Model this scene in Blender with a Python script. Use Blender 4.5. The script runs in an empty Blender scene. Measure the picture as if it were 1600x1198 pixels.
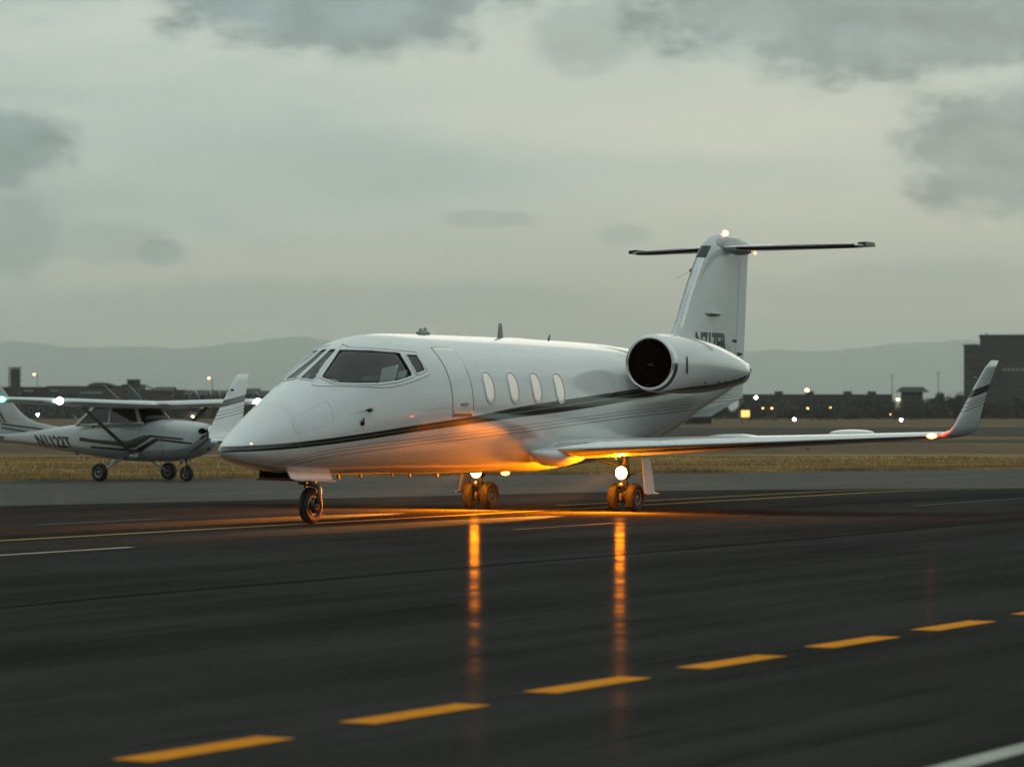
import bpy, bmesh, math, random
import numpy as np
from mathutils import Vector, Matrix

random.seed(7); rng = np.random.default_rng(7)
SC = bpy.context.scene
COL = SC.collection
R = math.radians
PI = math.pi

# ------------------------------------------------------------------ camera
EYE = 1.488
cam_d = bpy.data.cameras.new('camera')
cam = bpy.data.objects.new('camera', cam_d); COL.objects.link(cam)
cam.location = (0, 0, EYE); cam.rotation_euler = (R(90), 0, 0)
cam_d.sensor_width = 36.0; cam_d.lens = 117.0; cam_d.shift_y = 46/1600
cam_d.clip_start = 0.1; cam_d.clip_end = 90000
cam_d.dof.use_dof = True; cam_d.dof.focus_distance = 48.5; cam_d.dof.aperture_fstop = 3.2
SC.camera = cam
SC.render.engine = 'CYCLES'
SC.view_settings.view_transform = 'Standard'; SC.view_settings.look = 'None'
SC.view_settings.exposure = 0.0; SC.view_settings.gamma = 1.0
SC.cycles.max_bounces = 8; SC.cycles.volume_bounces = 6; SC.cycles.transparent_max_bounces = 12
SC.cycles.sample_clamp_indirect = 4.0
SC.cycles.use_denoising = True

# ------------------------------------------------------------------ node helpers
class NT:
    def __init__(s, tree): s.t = tree; s.n = tree.nodes; s.l = tree.links
    def new(s, kind, **kw):
        n = s.n.new(kind)
        for k, v in kw.items(): setattr(n, k, v)
        return n
    def put(s, sock, v):
        if hasattr(v, 'links') or hasattr(v, 'is_linked'): s.l.new(v, sock)
        elif isinstance(v, (tuple, list)) and len(v) == 3 and sock.type == 'RGBA': sock.default_value = (*v, 1)
        else: sock.default_value = v
    def math(s, op, a, b=0.0, c=None, clamp=False):
        n = s.new('ShaderNodeMath', operation=op, use_clamp=clamp)
        s.put(n.inputs[0], a); s.put(n.inputs[1], b)
        if c is not None: s.put(n.inputs[2], c)
        return n.outputs[0]
    def mix(s, f, a, b, blend='MIX'):
        n = s.new('ShaderNodeMix', data_type='RGBA', blend_type=blend)
        s.put(n.inputs[0], f); s.put(n.inputs[6], a); s.put(n.inputs[7], b)
        return n.outputs[2]
    def noise(s, vec, scale, detail=4, rough=.55, lac=2.0):
        n = s.new('ShaderNodeTexNoise'); s.put(n.inputs['Vector'], vec)
        n.inputs['Scale'].default_value = scale; n.inputs['Detail'].default_value = detail
        n.inputs['Roughness'].default_value = rough; n.inputs['Lacunarity'].default_value = lac
        return n.outputs['Fac']
    def ramp(s, v, lo, hi, a=0.0, b=1.0, smooth=True):
        n = s.new('ShaderNodeMapRange'); n.interpolation_type = 'SMOOTHSTEP' if smooth else 'LINEAR'
        s.put(n.inputs['Value'], v)
        for k, q in zip(('From Min', 'From Max', 'To Min', 'To Max'), (lo, hi, a, b)): s.put(n.inputs[k], q)
        return n.outputs[0]
    def mapping(s, vec, rot=(0, 0, 0), scale=(1, 1, 1), loc=(0, 0, 0)):
        n = s.new('ShaderNodeMapping'); s.put(n.inputs['Vector'], vec)
        n.inputs['Rotation'].default_value = rot; n.inputs['Scale'].default_value = scale; n.inputs['Location'].default_value = loc
        return n.outputs[0]
    def xyz(s, vec):
        n = s.new('ShaderNodeSeparateXYZ'); s.put(n.inputs[0], vec); return n.outputs
    def comb(s, x, y, z):
        n = s.new('ShaderNodeCombineXYZ'); s.put(n.inputs[0], x); s.put(n.inputs[1], y); s.put(n.inputs[2], z); return n.outputs[0]

# ------------------------------------------------------------------ sky
world = bpy.data.worlds.new('World'); SC.world = world; world.use_nodes = True
w = NT(world.node_tree); w.n.clear()
out = w.new('ShaderNodeOutputWorld')
SUN_EL, SUN_AZ = R(5), R(10)          # low behind the mountains, a little right of the view
sky = w.new('ShaderNodeTexSky', sky_type='NISHITA'); sky.sun_disc = False
sky.sun_elevation = SUN_EL; sky.sun_rotation = SUN_AZ
b1 = w.new('ShaderNodeBackground'); w.put(b1.inputs[0], sky.outputs[0]); b1.inputs[1].default_value = 0.05
tc = w.new('ShaderNodeTexCoord').outputs['Generated']
x, y, z = w.xyz(tc)[0:3]
az = w.math('DIVIDE', w.math('ARCTAN2', x, y), R(1))      # degrees, 0 = straight ahead
el = w.math('DIVIDE', w.math('ARCSINE', z), R(1))
# stretched coordinates in which stratus banks lie flat
v = w.comb(w.math('MULTIPLY', az, .22), w.math('MULTIPLY', el, .8), 3.1)
n1 = w.noise(v, 0.9, 7, .6)
n2 = w.noise(w.comb(w.math('MULTIPLY', az, .10), w.math('MULTIPLY', el, .45), 8.3), 1.0, 3, .5)
n3 = w.noise(w.comb(w.math('MULTIPLY', az, .55), w.math('MULTIPLY', el, 1.0), 5.2), 1.15, 9, .60)
def blob(a0, e0, ra, re):
    da = w.math('DIVIDE', w.math('SUBTRACT', az, a0), ra); de = w.math('DIVIDE', w.math('SUBTRACT', el, e0), re)
    d = w.math('ADD', w.math('MULTIPLY', da, da), w.math('MULTIPLY', de, de))
    return w.math('SUBTRACT', 1.0, w.math('SQRT', d), clamp=False)
def P2A(px, py): return ((px-800)/5200/R(1), (645-py)/5200/R(1))
blobs = [(540, 5, 250, 72), (1400, 30, 400, 80), (1590, 235, 170, 95), (0, 235, 110, 55), (15, 375, 90, 55), (160, 385, 85, 30), (252, 398, 42, 17), (925, 55, 95, 50),
         (760, 342, 70, 12), (975, 367, 50, 16), (380, 475, 250, 34), (740, 472, 190, 26), (1500, 440, 220, 30), (1380, 465, 180, 18), (1250, 455, 150, 18)]
wts =   [1.25, 1.25, 1.3, 1.2, .75, .5, .9, .62, .5, .6, .42, .42, .4, .35, .3]
cl = None
for (px, py, rx, ry), wt in zip(blobs, wts):
    a0, e0 = P2A(px, py)
    b = blob(a0, e0, rx*1.25/5200/R(1), ry*1.35/5200/R(1))
    b = w.math('MULTIPLY_ADD', w.math('SUBTRACT', n3, .5), 1.5, b)
    b = w.math('MULTIPLY', w.ramp(b, -.08, .46), wt)
    cl = b if cl is None else w.math('MAXIMUM', cl, b)
# everywhere else the same broken deck goes on
far = w.ramp(w.math('ABSOLUTE', az), 10.5, 16.0)
far = w.math('MAXIMUM', far, w.ramp(el, 8.2, 12.0))
deckv = w.new('ShaderNodeVectorMath', operation='SCALE'); w.put(deckv.inputs[0], w.comb(x, y, 0.0)); w.put(deckv.inputs['Scale'], w.math('DIVIDE', 1.0, w.math('ADD', w.math('ABSOLUTE', z), .12)))
deck = w.ramp(w.noise(deckv.outputs[0], 1.1, 7, .58), .5, .72)
cl = w.math('MAXIMUM', cl, w.math('MULTIPLY', deck, far))
base = w.mix(w.ramp(el, .6, 4.4), (.64, .56, .385), (.375, .475, .455))
base = w.mix(w.ramp(n2, .35, .68), base, (.56, .60, .54))
base = w.mix(w.math('MULTIPLY', w.ramp(n1, .44, .66), .65), base, (.31, .41, .40))
base = w.mix(w.math('MULTIPLY', w.ramp(el, 3.2, 0.5), .55), base, (.64, .56, .38))
core = w.ramp(n3, .34, .74)
cloudc = w.mix(core, (.235, .315, .33), (.115, .165, .185))
glowp = blob(*P2A(790, 95), 430/5200/R(1), 140/5200/R(1))
for gx, gy, grx, gry, gk, gc in ((1150, 190, 520, 90, .55, (.66, .65, .54)), (1250, 350, 600, 75, .6, (.62, .60, .47)), (450, 425, 600, 50, .6, (.62, .59, .46)), (330, 110, 420, 60, .35, (.50, .56, .49)), (520, 280, 520, 60, .5, (.315, .405, .385)), (1150, 270, 300, 40, .35, (.34, .43, .41)), (60, 320, 260, 60, .55, (.27, .36, .35))):
    gb = w.math('MULTIPLY_ADD', w.math('SUBTRACT', n1, .5), 1.2, blob(*P2A(gx, gy), grx/5200/R(1), gry/5200/R(1)))
    base = w.mix(w.math('MULTIPLY', w.ramp(gb, -.25, .8), gk), base, gc)
base = w.mix(w.math('MULTIPLY', w.ramp(w.math('MULTIPLY_ADD', w.math('SUBTRACT', n2, .5), .8, glowp), -.1, .95), .6), base, (.60, .625, .535))
col = w.mix(w.math('MULTIPLY', cl, .9, clamp=True), base, cloudc)
col = w.mix(w.ramp(el, 12.0, 60.0), col, w.mix(.5, col, (.54, .60, .59)))  # overhead sky is lifted to brighten the jet's upper skin
# the unseen east, away from the set sun, is darkened to shade the jet; under the horizon the dome repeats the ground's tone
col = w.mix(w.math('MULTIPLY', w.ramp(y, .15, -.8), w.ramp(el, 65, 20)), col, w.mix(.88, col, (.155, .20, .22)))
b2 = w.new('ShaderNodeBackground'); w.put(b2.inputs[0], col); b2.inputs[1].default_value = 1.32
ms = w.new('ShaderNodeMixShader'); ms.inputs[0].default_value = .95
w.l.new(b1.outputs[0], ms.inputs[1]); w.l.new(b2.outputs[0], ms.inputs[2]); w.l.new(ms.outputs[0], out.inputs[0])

sun_d = bpy.data.lights.new('sun', 'SUN'); sun_d.energy = 0.12; sun_d.angle = R(25); sun_d.color = (1, .86, .68)
sun = bpy.data.objects.new('sun', sun_d); COL.objects.link(sun)
sd = Vector((math.sin(SUN_AZ)*math.cos(R(9)), math.cos(SUN_AZ)*math.cos(R(9)), math.sin(R(9))))
sun.rotation_euler = sd.to_track_quat('Z', 'Y').to_euler()

# ------------------------------------------------------------------ materials
MATS = {}
def mat(name, base=(.5, .5, .5), rough=.5, metal=0.0, coat=0.0, coat_rough=.05, var=0.0, vscale=4.0, bump=0.0, bscale=40.0, spec=.5, vdark=.6, dirt=0.0):
    m = bpy.data.materials.new(name); m.use_nodes = True
    t = NT(m.node_tree); p = t.n['Principled BSDF']
    p.inputs['Roughness'].default_value = rough; p.inputs['Metallic'].default_value = metal
    p.inputs['Coat Weight'].default_value = coat; p.inputs['Coat Roughness'].default_value = coat_rough
    p.inputs['Specular IOR Level'].default_value = spec
    oc = t.new('ShaderNodeTexCoord').outputs['Object']
    c = tuple(base)
    if var > 0:
        n = t.noise(oc, vscale, 5, .6)
        c = t.mix(t.math('MULTIPLY', t.ramp(n, .3, .75), var), tuple(base), tuple(q*vdark for q in base))
        t.put(p.inputs['Roughness'], t.ramp(n, .3, .7, max(rough-.06, .02), rough+.08))
    if dirt > 0:
        d = t.noise(t.mapping(oc, scale=(.7, 3, 5)), 2.2, 7, .65)
        c = t.mix(t.math('MULTIPLY', t.ramp(d, .52, .78), dirt), c, (.22, .19, .15))
    t.put(p.inputs['Base Color'], c)
    if bump > 0:
        bn = t.new('ShaderNodeBump'); bn.inputs['Strength'].default_value = bump; bn.inputs['Distance'].default_value = .01
        t.put(bn.inputs['Height'], t.noise(oc, bscale, 4, .6)); t.l.new(bn.outputs[0], p.inputs['Normal'])
    MATS[name] = m
    return m
def glow(name, color, strength, base=(.8, .8, .8)):
    m = bpy.data.materials.new(name); m.use_nodes = True
    p = m.node_tree.nodes['Principled BSDF']
    p.inputs['Base Color'].default_value = (*base, 1); p.inputs['Emission Color'].default_value = (*color, 1)
    p.inputs['Emission Strength'].default_value = strength; p.inputs['Roughness'].default_value = .2
    MATS[name] = m; return m
def glass(name, tint=(.35, .4, .4), rough=.02, lum=.9):
    m = bpy.data.materials.new(name); m.use_nodes = True
    t = NT(m.node_tree); t.n.clear(); o = t.new('ShaderNodeOutputMaterial')
    tr = t.new('ShaderNodeBsdfTransparent'); t.put(tr.inputs[0], tint)
    gl = t.new('ShaderNodeBsdfGlossy'); gl.inputs['Roughness'].default_value = rough; t.put(gl.inputs[0], (lum, lum, lum))
    fr = t.new('ShaderNodeFresnel'); fr.inputs[0].default_value = 1.5
    mx = t.new('ShaderNodeMixShader'); bf = t.new('ShaderNodeNewGeometry').outputs['Backfacing']
    t.put(mx.inputs[0], t.math('MULTIPLY', t.math('ADD', fr.outputs[0], .02, clamp=True), t.math('SUBTRACT', 1.0, bf)))
    t.l.new(tr.outputs[0], mx.inputs[1]); t.l.new(gl.outputs[0], mx.inputs[2]); t.l.new(mx.outputs[0], o.inputs[0])
    MATS[name] = m; return m

WHITE = (.80, .825, .82)
def livery(name, pin=True, dirt=.0, gapcol=(.16, .17, .155)):
    """white paint; printed bands follow the mesh attributes 'band' (in band half-widths) and 'pin' (metres)"""
    m = mat(name, WHITE, .22, coat=1.0, coat_rough=.02)
    t = NT(m.node_tree); p = t.n['Principled BSDF']
    oc = t.new('ShaderNodeTexCoord').outputs['Object']
    a = t.new('ShaderNodeAttribute', attribute_name='band').outputs['Fac']
    ab = t.math('ABSOLUTE', a)
    n = t.noise(t.mapping(oc, scale=(.35, 1, 1)), 2.4, 6, .62)
    c = t.mix(t.math('MULTIPLY', t.ramp(n, .4, .75), .16), WHITE, (.50, .50, .46))
    fine = t.noise(t.mapping(oc, scale=(.5, 2, 4)), 9, 6, .7)
    c = t.mix(t.math('MULTIPLY', t.ramp(fine, .55, .8), .26+dirt), c, (.30, .27, .22))
    inside = t.math('SUBTRACT', 1.0, t.ramp(ab, .97, 1.03))
    gap = t.math('SUBTRACT', 1.0, t.ramp(ab, .10, .15))
    c = t.mix(inside, c, t.mix(gap, (.010, .014, .014), gapcol))
    if pin:
        q = t.new('ShaderNodeAttribute', attribute_name='pin').outputs['Fac']
        for off, th in ((0.0, .006), (-.052, .007), (.045, .005)):
            k = t.math('SUBTRACT', 1.0, t.ramp(t.math('ABSOLUTE', t.math('SUBTRACT', q, off)), th*.8, th*1.3))
            c = t.mix(t.math('MULTIPLY', k, .72), c, (.10, .08, .065))
    t.put(p.inputs['Base Color'], c)
    # panel seams: shallow grooves across the skin
    xx = t.xyz(oc)[0]
    s = t.math('ABSOLUTE', t.math('SUBTRACT', t.math('FRACT', t.math('MULTIPLY', xx, .82)), .5))
    seam = t.ramp(s, 0.0, .006)
    wav = t.noise(oc, 3.0, 2, .5)
    bn = t.new('ShaderNodeBump'); bn.inputs['Strength'].default_value = .13; bn.inputs['Distance'].default_value = .004
    t.put(bn.inputs['Height'], t.math('ADD', seam, t.math('MULTIPLY', wav, .5)))
    t.l.new(bn.outputs[0], p.inputs['Normal']); t.l.new(bn.outputs[0], p.inputs['Coat Normal'])
    return m
livery('jet_paint')
livery('jet_paint_sooty', dirt=.5)
mat('white_paint', WHITE, .25, coat=.8, coat_rough=.05, var=.25, vscale=3, vdark=.8)
mat('dirty_white', (.60, .60, .56), .35, coat=.3, dirt=.6, var=.4, vscale=5, vdark=.7)
glow('window_shade_glow', (1, .93, .80), .17, (.86, .82, .74))  # faint glow added to the closed shades so they stand out pale
mat('frame_white', (.86, .90, .89), .3, coat=.5)
mat('seam_grey', (.10, .10, .095), .6)
mat('seam_faint', (.42, .43, .425), .5)
mat('cessna_white', (.56, .585, .585), .32, coat=.5, var=.35, vscale=3, vdark=.75, dirt=.25)
mat('black_paint', (.012, .013, .013), .3, coat=.4)
mat('black_rubber', (.018, .017, .016), .62, var=.5, vscale=20, bump=.3, bscale=60)
mat('polished_metal', (.72, .74, .73), .14, metal=1.0, var=.2, vscale=12)
mat('steel', (.42, .41, .40), .32, metal=1.0, var=.5, vscale=20)
mat('grey_metal', (.30, .30, .29), .45, metal=.6, var=.4, vscale=15)
mat('cabin_dark', (.022, .021, .020), .7)
mat('void_shade', (.004, .004, .004), 1.0, spec=0)  # near-black colour stands in for shade inside the intakes and gear bay
mat('seat_cloth', (.05, .045, .04), .9)
mat('paper', (.74, .76, .74), .8)
mat('paper_green', (.22, .36, .30), .8)
glass('cockpit_glass', (.80, .84, .83))
mat('dark_glass', (.010, .012, .012), .05, spec=.6)
mat('boot_rubber', (.02, .02, .02), .5)
glow('landing_glow', (1.0, .42, .08), 60)
glow('nav_red', (1.0, .08, .015), 45)
glow('nav_green', (.02, 1.0, .20), 45)
glow('nav_green_dim', (.4, .75, .7), .2)
glow('white_lamp', (.86, .85, 1.0), 30)
glow('beacon_glow', (1.0, .30, .12), 14)
glow('small_orange', (1.0, .38, .08), 7)
glow('street_glow', (1.0, .50, .17), 14)
glow('window_lit', (1.0, .62, .28), 2.2)
glow('runway_glow', (.75, .88, 1.0), 90)
glow('sign_glow', (1.0, .55, .06), 1.5)
mat('brick', (.13, .075, .055), .85, var=.4, vscale=.8)
mat('stucco', (.10, .104, .098), .85, var=.5, vscale=.4)
mat('stucco_dark', (.045, .044, .041), .85, var=.5, vscale=.4)
mat('pale_trim', (.36, .38, .36), .7)
mat('roof_dark', (.045, .040, .036), .8, var=.4, vscale=.5)
mat('concrete_dark', (.032, .030, .027), .8, var=.4, vscale=.15)
mat('window_dark', (.018, .020, .020), .15)
mat('bark', (.05, .04, .03), .9)
mat('foliage', (.030, .034, .024), .9, var=.6, vscale=2)
mat('foliage_brown', (.052, .043, .030), .9, var=.6, vscale=2)
mat('pole_metal', (.10, .10, .10), .5, metal=.5)
mat('tail_green', (.03, .06, .03), .4)
mat('car_paint', (.06, .06, .065), .3, coat=.6)
mat('marker_orange', (.6, .22, .04), .6)

# ------------------------------------------------------------------ mesh helpers
def M(m): return MATS[m] if isinstance(m, str) else m
def mesh_data(name, v, f, m=None, smooth=True, mats=None, fm=None):
    me = bpy.data.meshes.new(name)
    me.from_pydata([tuple(map(float, q)) for q in v], [], [tuple(int(i) for i in q) for q in f])
    for q in (mats or ([m] if m else [])): me.materials.append(M(q))
    if fm is not None: me.polygons.foreach_set('material_index', fm)
    me.polygons.foreach_set('use_smooth', [bool(smooth)]*len(me.polygons))
    me.update()
    return me
def fixn(me):
    bm = bmesh.new(); bm.from_mesh(me); bmesh.ops.recalc_face_normals(bm, faces=bm.faces); bm.to_mesh(me); bm.free(); return me
def link(name, me, parent=None, loc=(0, 0, 0), rot=(0, 0, 0)):
    o = bpy.data.objects.new(name, me); COL.objects.link(o)
    if parent is not None: o.parent = parent
    o.location = loc; o.rotation_euler = rot
    return o
def obj(name, vf, m, parent=None, smooth=True, loc=(0, 0, 0), rot=(0, 0, 0)):
    return link(name, fixn(mesh_data(name, vf[0], vf[1], m, smooth)), parent, loc, rot)
def autosmooth(o, deg=35):
    me = o.data
    bm = bmesh.new(); bm.from_mesh(me)
    for e in bm.edges:
        if len(e.link_faces) == 2 and e.calc_face_angle(0) > R(deg): e.smooth = False
    bm.to_mesh(me); bm.free()
    return o
def tag(o, label=None, cat=None, group=None, kind=None):
    if label: o['label'] = label
    if cat: o['category'] = cat
    if group: o['group'] = group
    if kind: o['kind'] = kind
    return o
def empty(name, loc=(0, 0, 0), rot=(0, 0, 0), label=None, cat=None, group=None, parent=None):
    o = bpy.data.objects.new(name, None); COL.objects.link(o); o.location = loc; o.rotation_euler = rot
    o.empty_display_size = .2
    if parent is not None: o.parent = parent
    return tag(o, label, cat, group)
def join(*parts):
    V = []; F = []
    for v, f in parts:
        k = len(V); V += [tuple(q) for q in v]; F += [tuple(i+k for i in q) for q in f]
    return V, F
def xf(vf, loc=(0, 0, 0), rot=(0, 0, 0), scale=(1, 1, 1)):
    from mathutils import Euler
    Mx = Matrix.Translation(loc) @ Euler(rot).to_matrix().to_4x4() @ Matrix.Diagonal((*scale, 1))
    return [tuple(Mx @ Vector(q)) for q in vf[0]], vf[1]
def mir(vf): return [(a, -b, c) for a, b, c in vf[0]], [tuple(reversed(q)) for q in vf[1]]
def box(x0, x1, y0, y1, z0, z1):
    v = [(x, y, z) for z in (z0, z1) for y in (y0, y1) for x in (x0, x1)]
    return v, [(0, 2, 3, 1), (4, 5, 7, 6), (0, 1, 5, 4), (2, 6, 7, 3), (0, 4, 6, 2), (1, 3, 7, 5)]
def hexa(a, b):
    """box between two matching 4-point rings"""
    return list(a)+list(b), [(3, 2, 1, 0), (4, 5, 6, 7), (0, 1, 5, 4), (1, 2, 6, 5), (2, 3, 7, 6), (3, 0, 4, 7)]
def loft(rings, caps=True, closed=True):
    n = len(rings[0]); V = [tuple(p) for r in rings for p in r]; F = []
    for i in range(len(rings)-1):
        for j in range(n if closed else n-1):
            k = (j+1) % n; F.append((i*n+j, i*n+k, (i+1)*n+k, (i+1)*n+j))
    if caps: F.append(tuple(range(n-1, -1, -1))); F.append(tuple((len(rings)-1)*n+j for j in range(n)))
    return V, F
def tube(pts, r, n=10, caps=True):
    pts = [Vector(p) for p in pts]; rs = r if isinstance(r, (list, tuple)) else [r]*len(pts); rings = []
    up = None
    for i, p in enumerate(pts):
        d = (pts[min(i+1, len(pts)-1)]-pts[max(i-1, 0)]).normalized()
        if up is None: up = d.orthogonal().normalized()
        up = (up-d*up.dot(d)).normalized(); s = d.cross(up)
        rings.append([p+up*rs[i]*math.cos(2*PI*j/n)+s*rs[i]*math.sin(2*PI*j/n) for j in range(n)])
    return loft(rings, caps)
def revolve(prof, n=32, axis='x', centre=None, closed_prof=False):
    """prof: list of (along, radius). centre(along)->(b, c) shift"""
    rings = []
    for a, r in prof:
        cb, cc = centre(a) if centre else (0, 0)
        ring = []
        for j in range(n):
            t = 2*PI*j/n; b = cb+r*math.cos(t); c = cc+r*math.sin(t)
            ring.append({'x': (a, b, c), 'y': (b, a, c), 'z': (b, c, a)}[axis])
        rings.append(ring)
    return loft(rings, True)
def ellipsoid(c, r, n=20, m=12):
    rings = []
    for i in range(m+1):
        t = PI*i/m; rr = max(math.sin(t), .002)
        rings.append([(c[0]-r[0]*math.cos(t), c[1]+r[1]*rr*math.cos(2*PI*j/n), c[2]+r[2]*rr*math.sin(2*PI*j/n)) for j in range(n)])
    return loft(rings, True)
def plate(outline, y0, y1):
    """polygon in x,z extruded along y"""
    n = len(outline); v = [(a, y0, c) for a, c in outline]+[(a, y1, c) for a, c in outline]
    return v, [tuple(range(n)), tuple(range(2*n-1, n-1, -1))]+[(i, (i+1) % n, n+(i+1) % n, n+i) for i in range(n)]
def pchip(tab):
    t = sorted(tab); x = np.array([p[0] for p in t], float); y = np.array([p[1] for p in t], float)
    h = np.diff(x); d = np.diff(y)/h; m = np.zeros(len(x)); m[0] = d[0]; m[-1] = d[-1]
    for i in range(1, len(x)-1):
        if d[i-1]*d[i] > 0:
            w1 = 2*h[i]+h[i-1]; w2 = h[i]+2*h[i-1]; m[i] = (w1+w2)/(w1/d[i-1]+w2/d[i])
    def f(q):
        q = min(max(q, x[0]), x[-1]); i = max(min(int(np.searchsorted(x, q, side='right'))-1, len(x)-2), 0)
        s = (q-x[i])/h[i]
        return float((2*s**3-3*s**2+1)*y[i]+(s**3-2*s**2+s)*h[i]*m[i]+(-2*s**3+3*s**2)*y[i+1]+(s**3-s**2)*h[i]*m[i+1])
    return f
def airfoil(n=14, t=.11, nose=True):
    """closed loop, x 0 (leading) .. 1 (trailing), thickness t"""
    up = []
    for i in range(n+1):
        q = .5*(1-math.cos(PI*i/n)); yt = 5*t*(.2969*math.sqrt(q)-.1260*q-.3516*q*q+.2843*q**3-.1015*q**4)
        up.append((q, yt+.002*(i == n)))
    return up+[(q, -k*.8) for q, k in reversed(up[1:-1])]+[(1.0, -.002)]
def wing_loft(secs, t=.11, n=14):
    """secs: (leading-edge point, chord, thickness direction, thickness ratio)"""
    rings = []
    for le, ch, nd, tt in secs:
        nd = Vector(nd).normalized(); le = Vector(le)
        rings.append([tuple(le+Vector((-q*ch, 0, 0))+nd*(k*ch)) for q, k in airfoil(n, tt)])
    return loft(rings, True)
def text_mesh(name, body, size, bold=0.0, shear=0.0, extrude=.002):
    cu = bpy.data.curves.new(name, 'FONT'); cu.body = body; cu.size = size; cu.offset = bold; cu.shear = shear; cu.extrude = extrude
    cu.resolution_u = 3; cu.space_character = 1.02
    o = bpy.data.objects.new(name, cu); COL.objects.link(o)
    dg = bpy.context.evaluated_depsgraph_get(); me = bpy.data.meshes.new_from_object(o.evaluated_get(dg))
    bpy.data.objects.remove(o)
    bm = bmesh.new(); bm.from_mesh(me); bmesh.ops.triangulate(bm, faces=bm.faces)
    for _ in range(3):
        es = [e for e in bm.edges if e.calc_length() > size*.09]
        if es: bmesh.ops.subdivide_edges(bm, edges=es, cuts=1); bmesh.ops.triangulate(bm, faces=bm.faces)
    bm.to_mesh(me); bm.free(); return me

# ================================================================== SETTING
def smooth(a, b, q):
    t = min(max((q-a)/(b-a), 0), 1); return t*t*(3-2*t)
def g(Y):
    """ground height: a shallow drainage dip along the far edge of the pavement"""
    return -.16*(smooth(62, 76, Y)-smooth(105, 170, Y))
US, UC = math.sin(R(28.3)), math.cos(R(28.3))       # direction of the taxi lines
def taxi(a, b, off=0.0):
    """a metres along the taxi line, b metres to its right"""
    X = a*US+b*UC; Y = a*UC-b*US
    return (X, Y, g(Y)+off)
def strip_mesh(rows, off):
    """rows: list of (y at x0, y at x1); columns shared"""
    return None
YB = [-60, -20, 0, 10, 20, 30, 40, 50, 58]+list(range(60, 80, 2))+[85, 90, 95, 100, 104, 108, 115, 122, 130, 140, 150, 160, 170, 180]
def band(name, x0, x1, ya, yb, off, m, nx=24, kind='structure'):
    """sheet between the lines y = ya[0]+ya[1]*x and y = yb[0]+yb[1]*x, following the ground height"""
    xs = np.linspace(x0, x1, nx); V = []; F = []; ny = max(44, int((yb[0]-ya[0])/1.5))
    for xq in xs:
        a = ya[0]+ya[1]*xq; b = yb[0]+yb[1]*xq
        for j in range(ny):
            t = j/(ny-1)
            Y = a+(b-a)*t; V.append((xq, Y, g(Y)+off))
    for i in range(nx-1):
        for j in range(ny-1):
            k = i*ny+j; F.append((k, k+ny, k+ny+1, k+1))
    return tag(link(name, mesh_data(name, V, F, m, True)), kind=kind)

def asphalt(name, lo, hi, tint=(1, .97, .9), rough=.7, streak=.5, spec=.0, coat=.011, crough=.14):
    m = bpy.data.materials.new(name); m.use_nodes = True; MATS[name] = m
    t = NT(m.node_tree); p = t.n['Principled BSDF']
    oc = t.new('ShaderNodeTexCoord').outputs['Object']
    al = t.mapping(oc, rot=(0, 0, R(28.3)))                      # y now runs along the taxi lines
    big = t.noise(t.mapping(al, scale=(.55, .035, 1)), 1.0, 5, .6)
    mid = t.noise(t.mapping(al, scale=(2.2, .18, 1)), 1.0, 5, .62)
    patch = t.noise(oc, .11, 4, .55)
    fine = t.noise(oc, 38, 3, .7)
    grit = t.noise(oc, 210, 2, .6)
    f = t.math('ADD', t.math('MULTIPLY', t.ramp(big, .32, .68), .45), t.math('MULTIPLY', t.ramp(mid, .3, .7), .25))
    f = t.math('ADD', f, t.math('MULTIPLY', t.ramp(patch, .35, .65), .3))
    c = t.mix(f, tuple(lo*q for q in tint), tuple(hi*q for q in tint))
    c = t.mix(t.math('MULTIPLY', t.ramp(fine, .35, .7), .35), c, tuple(hi*1.25*q for q in tint))
    c = t.mix(t.math('MULTIPLY', t.ramp(grit, .6, .75), .4), c, tuple(hi*1.9*q for q in tint))
    # tyre marks and drips near the centre line
    stain = t.noise(t.mapping(al, scale=(5.0, .25, 1)), 1.0, 6, .65)
    c = t.mix(t.math('MULTIPLY', t.ramp(stain, .56, .72), streak), c, tuple(lo*.45*q for q in tint))
    t.put(p.inputs['Base Color'], c)
    r = t.math('ADD', rough, t.math('MULTIPLY', t.math('SUBTRACT', mid, .5), .22))
    r = t.math('ADD', r, t.math('MULTIPLY', t.math('SUBTRACT', t.noise(oc, 1.4, 3, .6), .5), .25))
    t.put(p.inputs['Roughness'], r); p.inputs['Specular IOR Level'].default_value = spec; p.inputs['Coat Weight'].default_value = coat; p.inputs['Coat Roughness'].default_value = crough
    bn = t.new('ShaderNodeBump'); bn.inputs['Strength'].default_value = .35; bn.inputs['Distance'].default_value = .004
    t.put(bn.inputs['Height'], t.math('ADD', fine, t.math('MULTIPLY', grit, .6)))
    bn2 = t.new('ShaderNodeBump'); bn2.inputs['Strength'].default_value = .25; bn2.inputs['Distance'].default_value = .02
    t.put(bn2.inputs['Height'], t.noise(t.mapping(al, scale=(1, .3, 1)), 1.1, 3, .5)); t.l.new(bn.outputs[0], bn2.inputs['Normal'])
    t.l.new(bn2.outputs[0], p.inputs['Normal'])
    # the thin sealed film undulates, which breaks mirror images up along the line of sight
    bc = t.new('ShaderNodeBump'); bc.inputs['Strength'].default_value = 1.0; bc.inputs['Distance'].default_value = .010
    t.put(bc.inputs['Height'], t.noise(t.mapping(oc, scale=(.5, 1.0, 1)), .75, 3, .5)); t.l.new(bc.outputs[0], p.inputs['Coat Normal'])
    t.put(p.inputs['Coat Weight'], t.ramp(t.noise(oc, .8, 4, .6), .35, .7, coat*.35, coat*1.7))
asphalt('asphalt_dark', .013, .055, coat=.0019, crough=.135)
asphalt('asphalt_pale', .075, .125, (1, .95, .86), .6, .35, coat=.03)
asphalt('asphalt_far', .07, .10, (1, .93, .84), .6, .3)

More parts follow.
